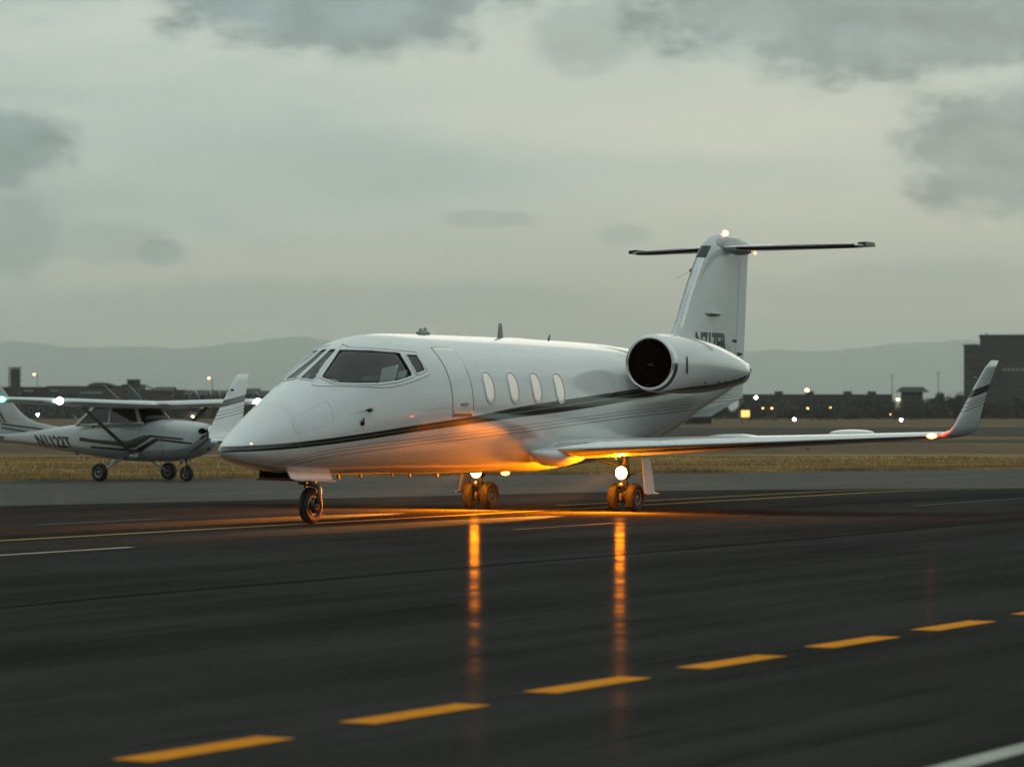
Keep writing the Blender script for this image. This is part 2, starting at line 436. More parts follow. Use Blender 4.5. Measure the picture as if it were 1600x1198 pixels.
def turf(name, a, b, c3, sc=1.0):
    m = bpy.data.materials.new(name); m.use_nodes = True; MATS[name] = m
    t = NT(m.node_tree); p = t.n['Principled BSDF']; oc = t.new('ShaderNodeTexCoord').outputs['Object']
    n1 = t.noise(t.mapping(oc, scale=(.10, .06, 1)), 1.0*sc, 6, .6); n2 = t.noise(oc, .9*sc, 6, .65); n3 = t.noise(oc, 9, 4, .7)
    c = t.mix(t.ramp(n1, .36, .64), a, b); c = t.mix(t.math('MULTIPLY', t.ramp(n2, .42, .7), .7), c, c3)
    c = t.mix(t.math('MULTIPLY', t.ramp(n3, .4, .7), .4), c, tuple(q*.45 for q in a))
    t.put(p.inputs['Base Color'], c); p.inputs['Roughness'].default_value = .95; p.inputs['Specular IOR Level'].default_value = .1
turf('dry_turf', (.40, .27, .11), (.20, .14, .065), (.50, .35, .15))
turf('dry_turf_far', (.155, .10, .043), (.075, .052, .026), (.19, .125, .058), .3)
turf('ground_far', (.06, .055, .04), (.045, .04, .03), (.07, .06, .04), .05)

# base ground, out to the mountains
V = []; F = []; ys = [-29000, -8000, -2000, -500, -150]+YB+[200, 260, 340, 450, 600, 800, 1000, 1500, 2500, 5000, 9000, 15000, 22000, 29000]
xs = [-29000, -9000, -3000, -900, -300, -120, -60, -30, -12, 0, 12, 30, 60, 120, 300, 900, 3000, 9000, 29000]
for a in xs:
    for b in ys: V.append((a, b, g(b)))
for i in range(len(xs)-1):
    for j in range(len(ys)-1):
        k = i*len(ys)+j; F.append((k, k+len(ys), k+len(ys)+1, k+1))
ground = tag(link('ground', mesh_data('ground', V, F, 'ground_far')), kind='structure')
EDGE = (89.1, .624)                                    # far edge of the pavement
JOINT = (61.2, .975)                                   # where the newer asphalt meets the older
band('grass_field', -330, 330, (-120, .12), (895, .1), .012, 'dry_turf_far', 40)
band('grass_verge', -130, 130, (70, EDGE[1]), (124, .10), .03, 'dry_turf', 40)
band('taxiway_shoulder', -70, 70, (JOINT[0]-8, JOINT[1]), EDGE, .048, 'asphalt_pale', 60)
band('taxiway', -60, 60, (-95, JOINT[1]), JOINT, .056, 'asphalt_dark', 60)
OFF = .056
band('service_path', -130, 130, (126, .06), (128.5, .06), .036, 'dry_turf', 30)
band('taxiway_far', -190, 190, (172, .05), (186, .05), .03, 'asphalt_far', 30)
band('runway', -330, 330, (222, .04), (345, .04), .04, 'asphalt_far', 30)
band('perimeter_road', -330, 330, (840, .02), (900, .02), .10, 'asphalt_far', 12)
# lower the whole set so that the pavement surface the aircraft stands on is z = 0
for o in list(COL.objects):
    if o.get('kind') == 'structure': o.location.z -= OFF

# painted lines
def paint_mat(name, col, wear=.5):
    m = bpy.data.materials.new(name); m.use_nodes = True; MATS[name] = m
    t = NT(m.node_tree); p = t.n['Principled BSDF']; oc = t.new('ShaderNodeTexCoord').outputs['Object']
    n = t.noise(oc, 14, 6, .7); n2 = t.noise(oc, 1.3, 4, .6)
    c = t.mix(t.math('MULTIPLY', t.ramp(n, .45, .75), wear), col, tuple(q*.3 for q in col))
    c = t.mix(t.math('MULTIPLY', t.ramp(n2, .4, .7), .35), c, tuple(q*.55 for q in col))
    t.put(p.inputs['Base Color'], c); p.inputs['Roughness'].default_value = .8; p.inputs['Specular IOR Level'].default_value = .02
paint_mat('yellow_paint', (.80, .29, .014), .5)
paint_mat('yellow_paint_worn', (.42, .27, .09), .6)
paint_mat('white_line_paint', (.45, .46, .40), .4)
paint_mat('faint_line_paint', (.16, .155, .13), .6)
mat('tar_seal', (.012, .012, .012), .9, spec=0)
def px(X, Y):                                   # a spot on the pavement from its picture column/row distance
    d = 5200*EYE/(Y-645); return ((X-800)/5200*d, d)
def line_obj(name, a0, a1, b, wid, m, off=.004, seg=1.5, label=None, group=None, cat='marking'):
    n = max(2, int((a1-a0)/seg)); V = []
    for i in range(n+1):
        a = a0+(a1-a0)*i/n
        V += [taxi(a, b-wid/2, off), taxi(a, b+wid/2, off)]
    F = [(2*i, 2*i+1, 2*i+3, 2*i+2) for i in range(n)]
    o = link(name, mesh_data(name, V, F, m, False)); return tag(o, kind='structure')
def ab(X, Y): return (X*US+Y*UC, X*UC-Y*US)
def lp(x, y): return ab(*px(x, y))
cl_a, cl_b = lp(484, 818)
line_obj('taxiway_centreline', -5, 150, cl_b, .17, 'yellow_paint_worn')
a_, b_ = lp(0, 867); a2, b2 = lp(212, 855)
line_obj('taxiway_line', a_-12, a2, (b_+b2)/2, .12, 'white_line_paint')
a_, b_ = lp(40, 820); a2, b2 = lp(272, 810.5)
line_obj('taxiway_line', a_, a2, (b_+b2)/2, .10, 'faint_line_paint')
a_, b_ = lp(1000, 783); a2, b2 = lp(1500, 753)
line_obj('taxiway_line', a_-3, a2+30, b_, .13, 'yellow_paint_worn')
a_, b_ = lp(1430, 790); line_obj('taxiway_line', a_, a_+10, b_, .10, 'faint_line_paint')
a_, b_ = lp(820, 828); a2, b2 = lp(940, 817); line_obj('taxiway_line', a_, a2, (b_+b2)/2, .07, 'faint_line_paint')
a_, b_ = lp(1545, 1183); line_obj('taxiway_line', a_-12, a_+16, b_, .15, 'white_line_paint')
# the dashed yellow line in the foreground: every dash is a piece of its own
dash_root = empty('dashed_line'); tag(dash_root, kind='structure')
for (cx_, cy_) in [(322, 1170), (651, 1115), (920, 1070), (1145, 1034), (1333, 1003), (1491, 977.5), (1640, 954)]:
    a_, b_ = lp(cx_, cy_); V = []; hw = .105; hl = .58
    for i in range(7):
        a = a_-hl+2*hl*i/6
        V += [taxi(a, b_-hw, .004), taxi(a, b_+hw, .004)]
    link('paint_dash', mesh_data('paint_dash', V, [(2*i, 2*i+1, 2*i+3, 2*i+2) for i in range(6)], 'yellow_paint', False), dash_root)
# crack sealing runs along the old pavement
for bq, a0, a1 in [(-3.2, 8, 52), (-15.5, 10, 70)]:
    n = 80; V = []; ph = rng.random()*6; wv = 0
    for i in range(n+1):
        a = a0+(a1-a0)*i/n; wv += rng.normal()*.03
        V += [taxi(a, bq+wv-.03, .003), taxi(a, bq+wv+.03, .003)]
    tag(link('crack_seal', mesh_data('crack_seal', V, [(2*i, 2*i+1, 2*i+3, 2*i+2) for i in range(n)], 'tar_seal', False)), kind='structure')

# dry grass tufts on the verge
def tufts(name, n, ylo, yhi, edge, hmin, hmax, m, xspread=.22):
    V = np.zeros((n*3, 3)); u = rng.random(n)
    Y = ylo+(yhi-ylo)*u; X = (rng.random(n)*2-1)*(Y*xspread+4)
    if edge: Y = np.maximum(Y, edge[0]+edge[1]*X+.05+rng.random(n)**2*1.5) if False else Y+0*X
    if edge:
        low = edge[0]+edge[1]*X+.04; bad = Y < low; Y[bad] = low[bad]+rng.random(bad.sum())**1.5*6
    zz = np.array([g(q) for q in Y])-OFF+.03
    ang = rng.random(n)*2*PI; wd = .010+rng.random(n)*.022
    clump = (np.sin(X*.9+Y*.37)+np.sin(X*.31-Y*.9+1.3)+2)/4
    hh = (hmin+(hmax-hmin)*rng.random(n))*(.45+.9*clump)
    lx = (rng.random(n)-.5)*.09; ly = (rng.random(n)-.5)*.09
    V[0::3] = np.stack([X-wd*np.cos(ang), Y-wd*np.sin(ang), zz-.01], 1)
    V[1::3] = np.stack([X+wd*np.cos(ang), Y+wd*np.sin(ang), zz-.01], 1)
    V[2::3] = np.stack([X+lx, Y+ly, zz+hh], 1)
    me = bpy.data.meshes.new(name); me.vertices.add(n*3); me.vertices.foreach_set('co', V.ravel())
    me.loops.add(n*3); me.loops.foreach_set('vertex_index', np.arange(n*3, dtype=np.int32))
    me.polygons.add(n); me.polygons.foreach_set('loop_start', np.arange(0, n*3, 3, dtype=np.int32)); me.polygons.foreach_set('loop_total', np.full(n, 3, dtype=np.int32))
    me.materials.append(M(m)); me.update(calc_edges=True)
    return tag(link(name, me), 'dry tan grass on the verge beyond the taxiway edge', 'grass', kind='stuff')
def blade_mat(name, a, b):
    m = bpy.data.materials.new(name); m.use_nodes = True; MATS[name] = m
    t = NT(m.node_tree); p = t.n['Principled BSDF']; oc = t.new('ShaderNodeTexCoord').outputs['Object']
    c = t.mix(t.ramp(t.noise(t.mapping(oc, scale=(.10, .5, 1)), 1.0, 5, .6), .40, .60), a, b); c = t.mix(t.math('MULTIPLY', t.ramp(t.noise(oc, 3.1, 4, .7), .4, .65), .5), c, tuple(q*.5 for q in b))
    t.put(p.inputs['Base Color'], c); p.inputs['Roughness'].default_value = .9
blade_mat('dry_blades', (.62, .42, .17), (.27, .185, .08))
tufts('dry_grass', 150000, 74, 122, EDGE, .03, .13, 'dry_blades')

# mountains on the horizon, 25 km off
MR = pchip([(-3200, 560), (-2000, 520), (-1200, 545), (-600, 538), (0, 533), (60, 536), (130, 543), (200, 540), (270, 544), (330, 540), (400, 532), (440, 527), (480, 526.5), (515, 531), (600, 541), (800, 538), (1000, 545),
            (1165, 549), (1230, 546), (1290, 549), (1340, 543), (1390, 538), (1440, 534.5), (1500, 531.5), (1560, 533), (1700, 540), (2200, 528), (3000, 545), (4800, 535)])
V = []; F = []; nx = 900; pxs = np.linspace(-3200, 4800, nx); prof = [(0, 0), (.12, .25), (.3, .55), (.55, .8), (.8, 1.0), (1.25, .9), (1.8, .5)]
ph = rng.random(12)*6
for q in pxs:
    hgt = (645-MR(q))/5200*25000
    for j, (d, k) in enumerate(prof):
        Y = 23800+1500*d+ (220*math.sin(q*.013+ph[0])+120*math.sin(q*.041+ph[1]) if 0 < j < 4 else 0)
        rough = 0.0
        for s, am in ((.06, 7), (.11, 5), (.23, 3.5), (.5, 2)): rough += am*math.sin(q*s+ph[int(am)])
        zz = hgt*k*(Y/25000 if j == 4 else 1)+rough*k*.6 + (40*math.sin(q*.05+j*1.7) if 0 < j < 4 else 0)
        V.append(((q-800)/5200*Y, Y, max(zz, -2)))
for i in range(nx-1):
    for j in range(len(prof)-1):
        k = i*len(prof)+j; F.append((k, k+len(prof), k+len(prof)+1, k+1))
mat('mountain_forest', (.045, .055, .05), .9, var=.4, vscale=.002)
tag(link('mountains', mesh_data('mountains', V, F, 'mountain_forest')), kind='structure')

# ------------------------------------------------------------------ far trees
def tree_meshes(seed, h, wdt, nleaf, lo=.1, lean=0.0):
    r = np.random.default_rng(seed)
    t = [tube([(0, 0, -.2), (.05*h*lean, 0, h*.25), (.02*h, .02*h, h*.62)], [h*.035, h*.025, h*.01], 7)]
    for i in range(9):
        a = r.random()*2*PI; z0 = h*(.18+.4*r.random()); L = wdt*(.25+.22*r.random())
        t.append(tube([(0, 0, z0), (math.cos(a)*L*.5, math.sin(a)*L*.5, z0+L*.4), (math.cos(a)*L, math.sin(a)*L, z0+L*.8)], [h*.014, h*.008, h*.003], 5))
    trunk = fixn(mesh_data('trunk', *join(*t), 'bark'))
    cs = []
    for i in range(15):
        a = r.random()*2*PI; q = r.random()**.6*wdt*.38; zc = h*(lo+.2+.58*r.random()); q *= 1-max(0, (zc/h-.6))*1.4
        cs.append((math.cos(a)*q, math.sin(a)*q, zc, wdt*(.13+.13*r.random())))
    V = []; F = []
    for i in range(nleaf):
        c = cs[r.integers(len(cs))]; d = r.normal(size=3); d /= np.linalg.norm(d); rr = c[3]*r.random()**.45*1.1
        p = np.array(c[:3])+d*rr*np.array([1, 1, .8]); s = h*(.018+.024*r.random())
        e1 = r.normal(size=3); e1 /= np.linalg.norm(e1); e2 = np.cross(e1, d+.01); e2 /= (np.linalg.norm(e2)+1e-6)
        k = len(V); V += [tuple(p-e1*s), tuple(p+e2*s), tuple(p+e1*s), tuple(p-e2*s*.8)]; F.append((k, k+1, k+2, k+3))
    return trunk, (V, F)
TM = []
for i, (h, wd, nl, lo) in enumerate([(9, 9, 3200, 0), (7, 8, 2600, 0), (8.5, 6, 2400, .05), (6, 9, 2600, -.05)]):
    tr, lv = tree_meshes(20+i, h, wd, nl, lo); TM.append((tr, mesh_data('crown', *lv, ['foliage', 'foliage_brown'][i % 2], False)))
def tree(name, k, X, Y, s, label, group=None, rot=0):
    t = empty(name, (X, Y, g(Y)-OFF), (0, 0, rot), label, 'tree', group); t.scale = (s, s, s)
    link('trunk', TM[k][0], t); link('crown', TM[k][1], t); return t
def far_x(x, Y): return (x-800)/5200*Y
TR = [(1120, 615, 700, 0), (1184, 622, 720, 1), (1213, 618, 900, 3), (1236, 628, 700, 1), (1262, 621, 880, 0), (1283, 626, 700, 3), (1308, 624, 860, 2), (1330, 630, 720, 1), (1352, 612, 905, 2), (1372, 626, 760, 0),
      (1388, 619, 880, 1), (1425, 622, 760, 3), (1448, 616, 820, 1), (1472, 605, 860, 0), (1492, 612, 800, 2), (1508, 606, 840, 1), (1524, 612, 780, 0), (1546, 616, 840, 3), (1570, 620, 780, 1), (1592, 615, 820, 2), (1160, 626, 860, 2),
      (1620, 618, 800, 0), (1100, 620, 860, 3), (1060, 622, 900, 1)]
TL = ['dark tree seen low under the jet tail, above the black sign', 'first dark tree right of the jet tail, beside the pinkish lamp', 'dark tree behind the two low yellow lamps', 'dark tree between the low yellow lamps and the hazy orange lamp',
      'dark tree right under the hazy orange lamp', 'low dark tree just right of the hazy orange lamp', 'dark tree beside the faintest low yellow lamp, before the long roof', 'low dark tree in front of the right half of the long roof',
      'thin brown tree top rising over the right half of the long roof', 'low dark tree at the right end of the long roof', 'dark tree at the foot of the tall thin pole', 'dark bush directly in front of the pavilion', 'dark tree against the right wall of the pavilion',
      'tall dark tree between the pavilion and the thin mast', 'dark tree between the thin mast and the office tower', 'dark tree at the left corner of the office tower', 'dark tree before the office tower, just left of the port winglet',
      'dark bush before the office tower, behind the port winglet', 'dark bush before the office tower, just right of the port winglet', 'dark tree at the right edge of the picture, before the office tower', 'dark tree behind the glowing yellow sign',
      'dark tree beyond the right edge, before the office tower', 'dark tree behind the jet tail cone', 'dark tree hidden behind the jet rear fuselage']
for i, (x_, top, Y, k) in enumerate(TR):
    hh = (652-top)/5200*Y; base_h = [9, 7, 8.5, 6][k]
    tree('leafy_tree', k, far_x(x_, Y), Y, hh/base_h*1.02, TL[i], 'trees along the far side of the field', rot=i*1.9)
for i, (x_, top, Y, k) in enumerate([(280, 609, 930, 0), (262, 618, 925, 3), (296, 615, 925, 1), (438, 615, 930, 1), (-20, 612, 925, 0)]):
    hh = (652-top)/5200*Y
    tree('leafy_tree', k, far_x(x_, Y), Y, hh/[9, 7, 8.5, 6][k], ['round dark tree between the flat house and the brick house', 'small bush before the brick house with the lit lamp', 'small bush before the row house with the two lit windows', 'dark tree before the long low row house, hidden by the jet nose', 'dark tree at the left edge, before the low grey apartment house'][i], 'trees in front of the houses', rot=i*2.3)
# scrub that closes the foot of the tree line
def scrub(name, x0, x1, Y, htop, n, m, label):
    V = []; F = []
    for i in range(n):
        X = far_x(x0+(x1-x0)*rng.random(), Y); z_ = htop*rng.random()**1.4*(.6+.4*math.sin(X*.35)+.3*math.sin(X*1.1)); s = .18+.22*rng.random()
        p = np.array([X, Y+rng.random()*12-6, max(z_, 0)]); e1 = rng.normal(size=3); e1 /= np.linalg.norm(e1); e2 = np.cross(e1, rng.normal(size=3)); e2 /= np.linalg.norm(e2)
        k = len(V); V += [tuple(p-e1*s), tuple(p+e2*s), tuple(p+e1*s), tuple(p-e2*s)]; F.append((k, k+1, k+2, k+3))
    o = link(name, mesh_data(name, V, F, m, False)); o.location.z = g(Y)-OFF
    return tag(o, label, 'scrub', kind='stuff')
scrub('scrub', 1060, 1660, 935, 4.2, 16000, 'foliage', 'dark low scrub along the far side of the field')
scrub('scrub', 455, 1065, 935, 3.4, 12000, 'foliage', 'dark low scrub along the far side of the field')
scrub('scrub', 1655, 2500, 935, 3.8, 12000, 'foliage', 'dark low scrub along the far side of the field')
scrub('scrub', -900, -50, 935, 3.8, 12000, 'foliage_brown', 'dark low scrub along the far side of the field')
scrub('scrub', -60, 460, 915, 2.0, 6000, 'foliage_brown', 'low brown scrub in front of the apartment houses')

# ------------------------------------------------------------------ far buildings
WD = {}
def win_mesh(w_, h_, lit=False):
    k = (round(w_, 2), round(h_, 2), lit)
    if k not in WD: WD[k] = fixn(mesh_data('window', *box(-w_/2, w_/2, -.06, .05, -h_/2, h_/2), 'window_lit' if lit else 'window_dark', False))
    return WD[k]
def frame_mesh(w_, h_):
    k = ('f', round(w_, 2), round(h_, 2))
    if k not in WD:
        b = .09
        WD[k] = fixn(mesh_data('frame', *join(box(-w_/2-b, w_/2+b, -.09, -.03, h_/2, h_/2+b), box(-w_/2-b, w_/2+b, -.12, -.03, -h_/2-b, -h_/2), box(-w_/2-b, -w_/2, -.085, -.03, -h_/2, h_/2), box(w_/2, w_/2+b, -.085, -.03, -h_/2, h_/2)), 'pale_trim', False))
    return WD[k]
def wins(parent, xs_, zs_, w_, h_, y=0.0, lit=(), frames=True, skip=()):
    for i, xq in enumerate(xs_):
        for j, zq in enumerate(zs_):
            if (i, j) in skip: continue
            wv = link('window', win_mesh(w_, h_, (i, j) in lit), parent, (xq, y, zq))
            if frames: link('frame', frame_mesh(w_, h_), wv)
def block(name, x0, x1, top, Y, depth, m, label, cat='building', roof='flat', group=None):
    """x0, x1, top as seen from the camera; returns an Empty at the front face's middle"""
    X0, X1 = far_x(x0, Y), far_x(x1, Y); w_ = X1-X0; h_ = (645-top)/5200*Y+EYE
    e = empty(name, ((X0+X1)/2, Y, g(Y)-OFF), (0, 0, 0), label, cat, group)
    if roof == 'flat':
        obj('wall', box(-w_/2, w_/2, 0, depth, -.5, h_-.3), m, e, False)
        obj('roof', box(-w_/2-.25, w_/2+.25, -.25, depth+.25, h_-.3, h_), 'roof_dark', e, False)
    return e, w_, h_
def gable_block(name, x0, x1, top, eave, Y, depth, m, label, axis='x', roofm='roof_dark'):
    X0, X1 = far_x(x0, Y), far_x(x1, Y); w_ = X1-X0; h_ = (645-top)/5200*Y+EYE; he = (645-eave)/5200*Y+EYE
    e = empty(name, ((X0+X1)/2, Y, g(Y)-OFF), (0, 0, 0), label, 'building')
    if axis == 'x':      # ridge runs left-right
        sec = [(0, -.5), (0, he), (depth/2, h_-.2), (depth, he), (depth, -.5)]
        v = [(-w_/2, a, b) for a, b in sec]+[(w_/2, a, b) for a, b in sec]
        obj('wall', (v, [tuple(range(5)), tuple(range(9, 4, -1))]+[(i, (i+1) % 5, 5+(i+1) % 5, 5+i) for i in range(5)]), m, e, False)
        rs = [(-.5, he-.25), (-.5, he+.05), (depth/2, h_+.05), (depth+.5, he+.05), (depth+.5, he-.25), (depth/2, h_-.25)]
        W = w_/2+.4; v = [(-W, a, b) for a, b in rs]+[(W, a, b) for a, b in rs]
        obj('roof', (v, [(0, 1, 2, 5), (5, 2, 3, 4), (11, 8, 7, 6), (10, 9, 8, 11)]+[(i, (i+1) % 6, 6+(i+1) % 6, 6+i) for i in range(6)]), roofm, e, False)
    else:
        sec = [(-w_/2, -.5), (-w_/2, he), (0, h_-.2), (w_/2, he), (w_/2, -.5)]
        obj('wall', plate(sec, 0, depth), m, e, False)
        rs = [(-w_/2-.4, he-.4), (-w_/2-.4, he), (0, h_+.1), (w_/2+.4, he), (w_/2+.4, he-.4), (0, h_-.25)]
        v = [(a, -.4, b) for a, b in rs]+[(a, depth+.4, b) for a, b in rs]
        obj('roof', (v, [(5, 2, 1, 0), (4, 3, 2, 5), (6, 7, 8, 11), (11, 8, 9, 10)]+[(i, (i+1) % 6, 6+(i+1) % 6, 6+i) for i in range(6)]), roofm, e, False)
    return e, w_, h_
YA = 950
e, w_, h_ = block('apartment_house', -22, 73, 604, YA, 16, 'stucco_dark', 'low grey apartment house at the far left, behind the tail of the small plane')
wins(e, np.linspace(-w_/2+1.6, w_/2-1.6, 6), (2.4, 5.4), 1.2, 1.3)
obj('parapet', box(w_/2-6.5, w_/2-3.8, -.5, -.3, h_-1.3, h_-.9), 'pale_trim', e, False)
e, w_, h_ = block('apartment_house', 74, 128, 602.5, YA+1, 15, 'stucco', 'grey apartment house with a pale roof slab, second from the left in the row')
wins(e, np.linspace(-w_/2+1.3, w_/2-1.3, 4), (2.4, 5.3), 1.1, 1.5); obj('parapet', box(-w_/2+1, -w_/2+3, -.6, -.3, h_-1.5, h_-1.1), 'pale_trim', e, False)
for k in (-1.2, 2.2): obj('wall_bay', box(k-1.3, k+1.3, -1.0, -.01, -.3, h_-2.2), 'stucco_dark', e, False)
e, w_, h_ = block('apartment_house', 129, 175, 604, YA, 15, 'stucco', 'grey apartment house under a shallow curved roof, left of the tall narrow brown house')
obj('curved_roof', loft([[(w_*.42*math.cos(PI*i/14)+.6, yy, h_+1.3*math.sin(PI*i/14)) for i in range(15)] for yy in (-.4, 12)]), 'roof_dark', e)
wins(e, np.linspace(-w_/2+1.3, w_/2-1.3, 4), (2.3, 5.2), 1.0, 1.6); obj('balcony_slab', box(-w_/2-.6, 1.5, -1.1, -.02, h_-1.9, h_-1.5), 'pale_trim', e, False); obj('balcony_slab', box(-w_/2-.6, 1.5, -1.1, -.02, 3.6, 3.9), 'pale_trim', e, False)
e, w_, h_ = block('apartment_house', 176, 191, 602, YA-2, 14, 'brick', 'narrow dark brick house between the grey apartment houses')
wins(e, (-.7, .8), (2.2, 5.0), .7, 1.2)
e, w_, h_ = block('apartment_house', 191.5, 218, 600, YA, 16, 'stucco', 'tallest grey apartment house, with a square stair tower on its roof')
wins(e, (-1.5, 1.4), (2.3, 5.0, 7.6), 1.2, 1.2)
tw = obj('stair_tower', box(-1.4, 2.0, 2, 6, h_, h_+1.25), 'stucco_dark', e, False); obj('tower_roof', box(-1.6, 2.2, 1.8, 6.2, h_+1.25, h_+1.45), 'roof_dark', e, False)
link('window', win_mesh(.8, .7), e, (-.6, 1.98, h_+.6))
e, w_, h_ = block('apartment_house', 218.5, 241, 608, YA+2, 14, 'stucco', 'grey apartment house with an open arched rib over its roof')
wins(e, (-1.0, 1.0), (2.3, 5.0), 1.0, 1.2)
for yy, rr in ((1.0, 0), (5, .5)):
    obj('arch_rib', tube([(-w_/2+rr+w_*(1-math.cos(PI*.5*i/10)), yy, h_+1.6*math.cos(PI*.5*i/10)-.1) for i in range(11)], .11, 6), 'pole_metal', e)
for k in range(3):
    q = .3+.25*k; obj('arch_strut', tube([(-w_/2+w_*(1-math.cos(PI*.5*q)), 1.0, h_+1.6*math.cos(PI*.5*q)-.1), (-w_/2+w_*(1-math.cos(PI*.5*q))+.5, 5, h_+1.6*math.cos(PI*.5*q)-.3)], .08, 5), 'pole_metal', e)
e, w_, h_ = gable_block('brick_house', 241.5, 269, 604, 610, YA-3, 12, 'brick', 'dark brick house with a hipped roof and one lit lamp, left of the round tree')
wins(e, (-1.4, 1.2), (2.2, 4.6), .9, 1.1)
link('porch_lamp', fixn(mesh_data('porch_lamp', *ellipsoid((0, 0, 0), (.28, .2, .28)), 'street_glow')), e, (w_*.0+.2, -.4, 3.7))
e, w_, h_ = block('flat_house', 270, 287, 608.5, YA+3, 12, 'stucco', 'small grey flat-roofed house half hidden by the round tree')
wins(e, (-.8, .8), (2.3, 4.8), .8, 1.0)
def townhouse(x0, x1, top, eave, gables, label, lit=(), chim=()):
    e, w_, h_ = gable_block('gabled_house', x0, x1, top, eave, YA, 12, 'stucco_dark', label)
    s = YA/5200
    for gx, gw, gt in gables:
        X = (gx-(x0+x1)/2)*s; gh = (645-gt)*s+EYE; W = gw*s/2; he = (645-eave-1)*s+EYE-.4
        ge = obj('front_gable', plate([(X-W, -.3), (X-W, he), (X, gh-.15), (X+W, he), (X+W, -.3)], -1.6, -.01), 'stucco', e, False)
        rs = [(X-W-.25, he-.35), (X-W-.25, he-.1), (X, gh+.1), (X+W+.25, he-.1), (X+W+.25, he-.35), (X, gh-.2)]
        v = [(a, -1.9, b) for a, b in rs]+[(a, 3.5, b) for a, b in rs]
        obj('gable_roof', (v, [(5, 2, 1, 0), (4, 3, 2, 5), (6, 7, 8, 11), (11, 8, 9, 10)]+[(i, (i+1) % 6, 6+(i+1) % 6, 6+i) for i in range(6)]), 'pale_trim', e, False)
        link('window', win_mesh(.6, .9, False), e, (X, -1.62, he-.7)); link('window', win_mesh(.6, .9, False), e, (X, -1.62, he-3.2))
    wins(e, [(gx-(x0+x1)/2)*s for gx in lit], (3.4,), .9, .8, lit=[(i, 0) for i in range(len(lit))], frames=False)
    for c in chim: obj('chimney', box((c-(x0+x1)/2)*s-.3, (c-(x0+x1)/2)*s+.3, 4, 5, h_-1.5, h_+.6), 'brick', e, False)
    return e
townhouse(289, 329, 609, 617, [(304, 15, 609.5), (327, 9, 609.5)], 'dark-roofed gabled row house with two lit windows, left of the jet winglet', lit=(311, 318))
townhouse(330, 356, 609.5, 617, [(341, 6, 608.5), (352, 8, 611)], 'row house with narrow pointed gables just left of the jet winglet')
townhouse(357, 402, 606.5, 615, [(372, 9, 611), (400, 11, 611.5)], 'row house with the highest ridge, behind the jet winglet', chim=(361,))
townhouse(403, 470, 610, 618, [(425, 12, 611)], 'long low row house just left of the jet nose', chim=(437,))
# louvred tower at the far left
e = empty('louvred_tower', (far_x(24, 930), 930, g(930)-OFF), (0, 0, 0), 'square lattice tower standing above the roofs at the far left', 'tower')
s = 930/5200; hw = 8.5*s; z0, z1 = (645-605)*s, (645-574)*s+EYE
obj('shaft', box(-hw+.3, hw-.3, -hw+.3, hw-.3, -.3, z1-.3), 'stucco', e, False)
for a in (-hw, 0, hw):
    obj('post', box(a-.12, a+.12, -hw-.1, -hw+.12, -.3, z1), 'pole_metal', e, False)
for k in range(5): obj('ring_beam', box(-hw-.14, hw+.14, -hw-.14, hw+.14, z0+(z1-z0)*k/4-.12, z0+(z1-z0)*k/4+.12), 'pole_metal', e, False)
# street lamps
def street_lamp(x_, ylamp, Y, label, glow_r=.28, mt='street_glow'):
    h_ = (645-ylamp)/5200*Y+EYE
    e = empty('street_lamp', (far_x(x_, Y), Y, g(Y)-OFF), (0, 0, 0), label, 'street lamp')
    obj('pole', tube([(.9, 0, 0), (.9, 0, h_-.4), (.75, 0, h_-.05), (.2, 0, h_+.08)], [.12, .09, .07, .05], 8), 'pole_metal', e)
    obj('lamp_head', ellipsoid((0, 0, h_+.12), (.42, .2, .12)), 'pole_metal', e)
    obj('lens', ellipsoid((0, -.03, h_-.03), (glow_r, .2, glow_r*.8)), mt, e)
    return e
street_lamp(53.5, 584, 900, 'lit street lamp above the roofs at the far left, beside the lattice tower')
street_lamp(326.5, 590, 900, 'lit street lamp above the row houses left of the jet winglet')
street_lamp(1261, 609, 900, 'hazy orange lamp above the long roof, right of the jet tail', .5)
street_lamp(1181, 620.5, 880, 'pinkish white lamp nearest to the jet tail', .42, 'white_lamp')
street_lamp(1403, 623, 700, 'orange lamp beside the pavilion with the wide roof', .34)
street_lamp(1192, 637, 690, 'low yellow lamp in front of the trees, left one of two', .13)
street_lamp(1206, 637, 690, 'low yellow lamp in front of the trees, right one of two', .17)
street_lamp(1262, 637, 690, 'low yellow lamp below the hazy orange lamp', .16)
street_lamp(1297.5, 636, 690, 'faint low yellow lamp under the middle of the long roof', .09)
street_lamp(1391.5, 646.5, 690, 'small amber lamp close to the ground left of the pavilion', .09)
# plain poles
for x_, top, lab in [(1394, 585, 'tall thin pole left of the pavilion'), (1466, 580, 'thin mast with a crossbar between the pavilion and the office tower')]:
    Y = 880; h_ = (645-top)/5200*Y+EYE
    e = empty('mast', (far_x(x_, Y), Y, g(Y)-OFF), (0, 0, 0), lab, 'mast')
    obj('pole', tube([(0, 0, 0), (0, 0, h_)], [.16, .07], 8), 'pole_metal', e); obj('crossbar', box(-.8, .8, -.04, .04, h_-.5, h_-.4), 'pole_metal', e, False)
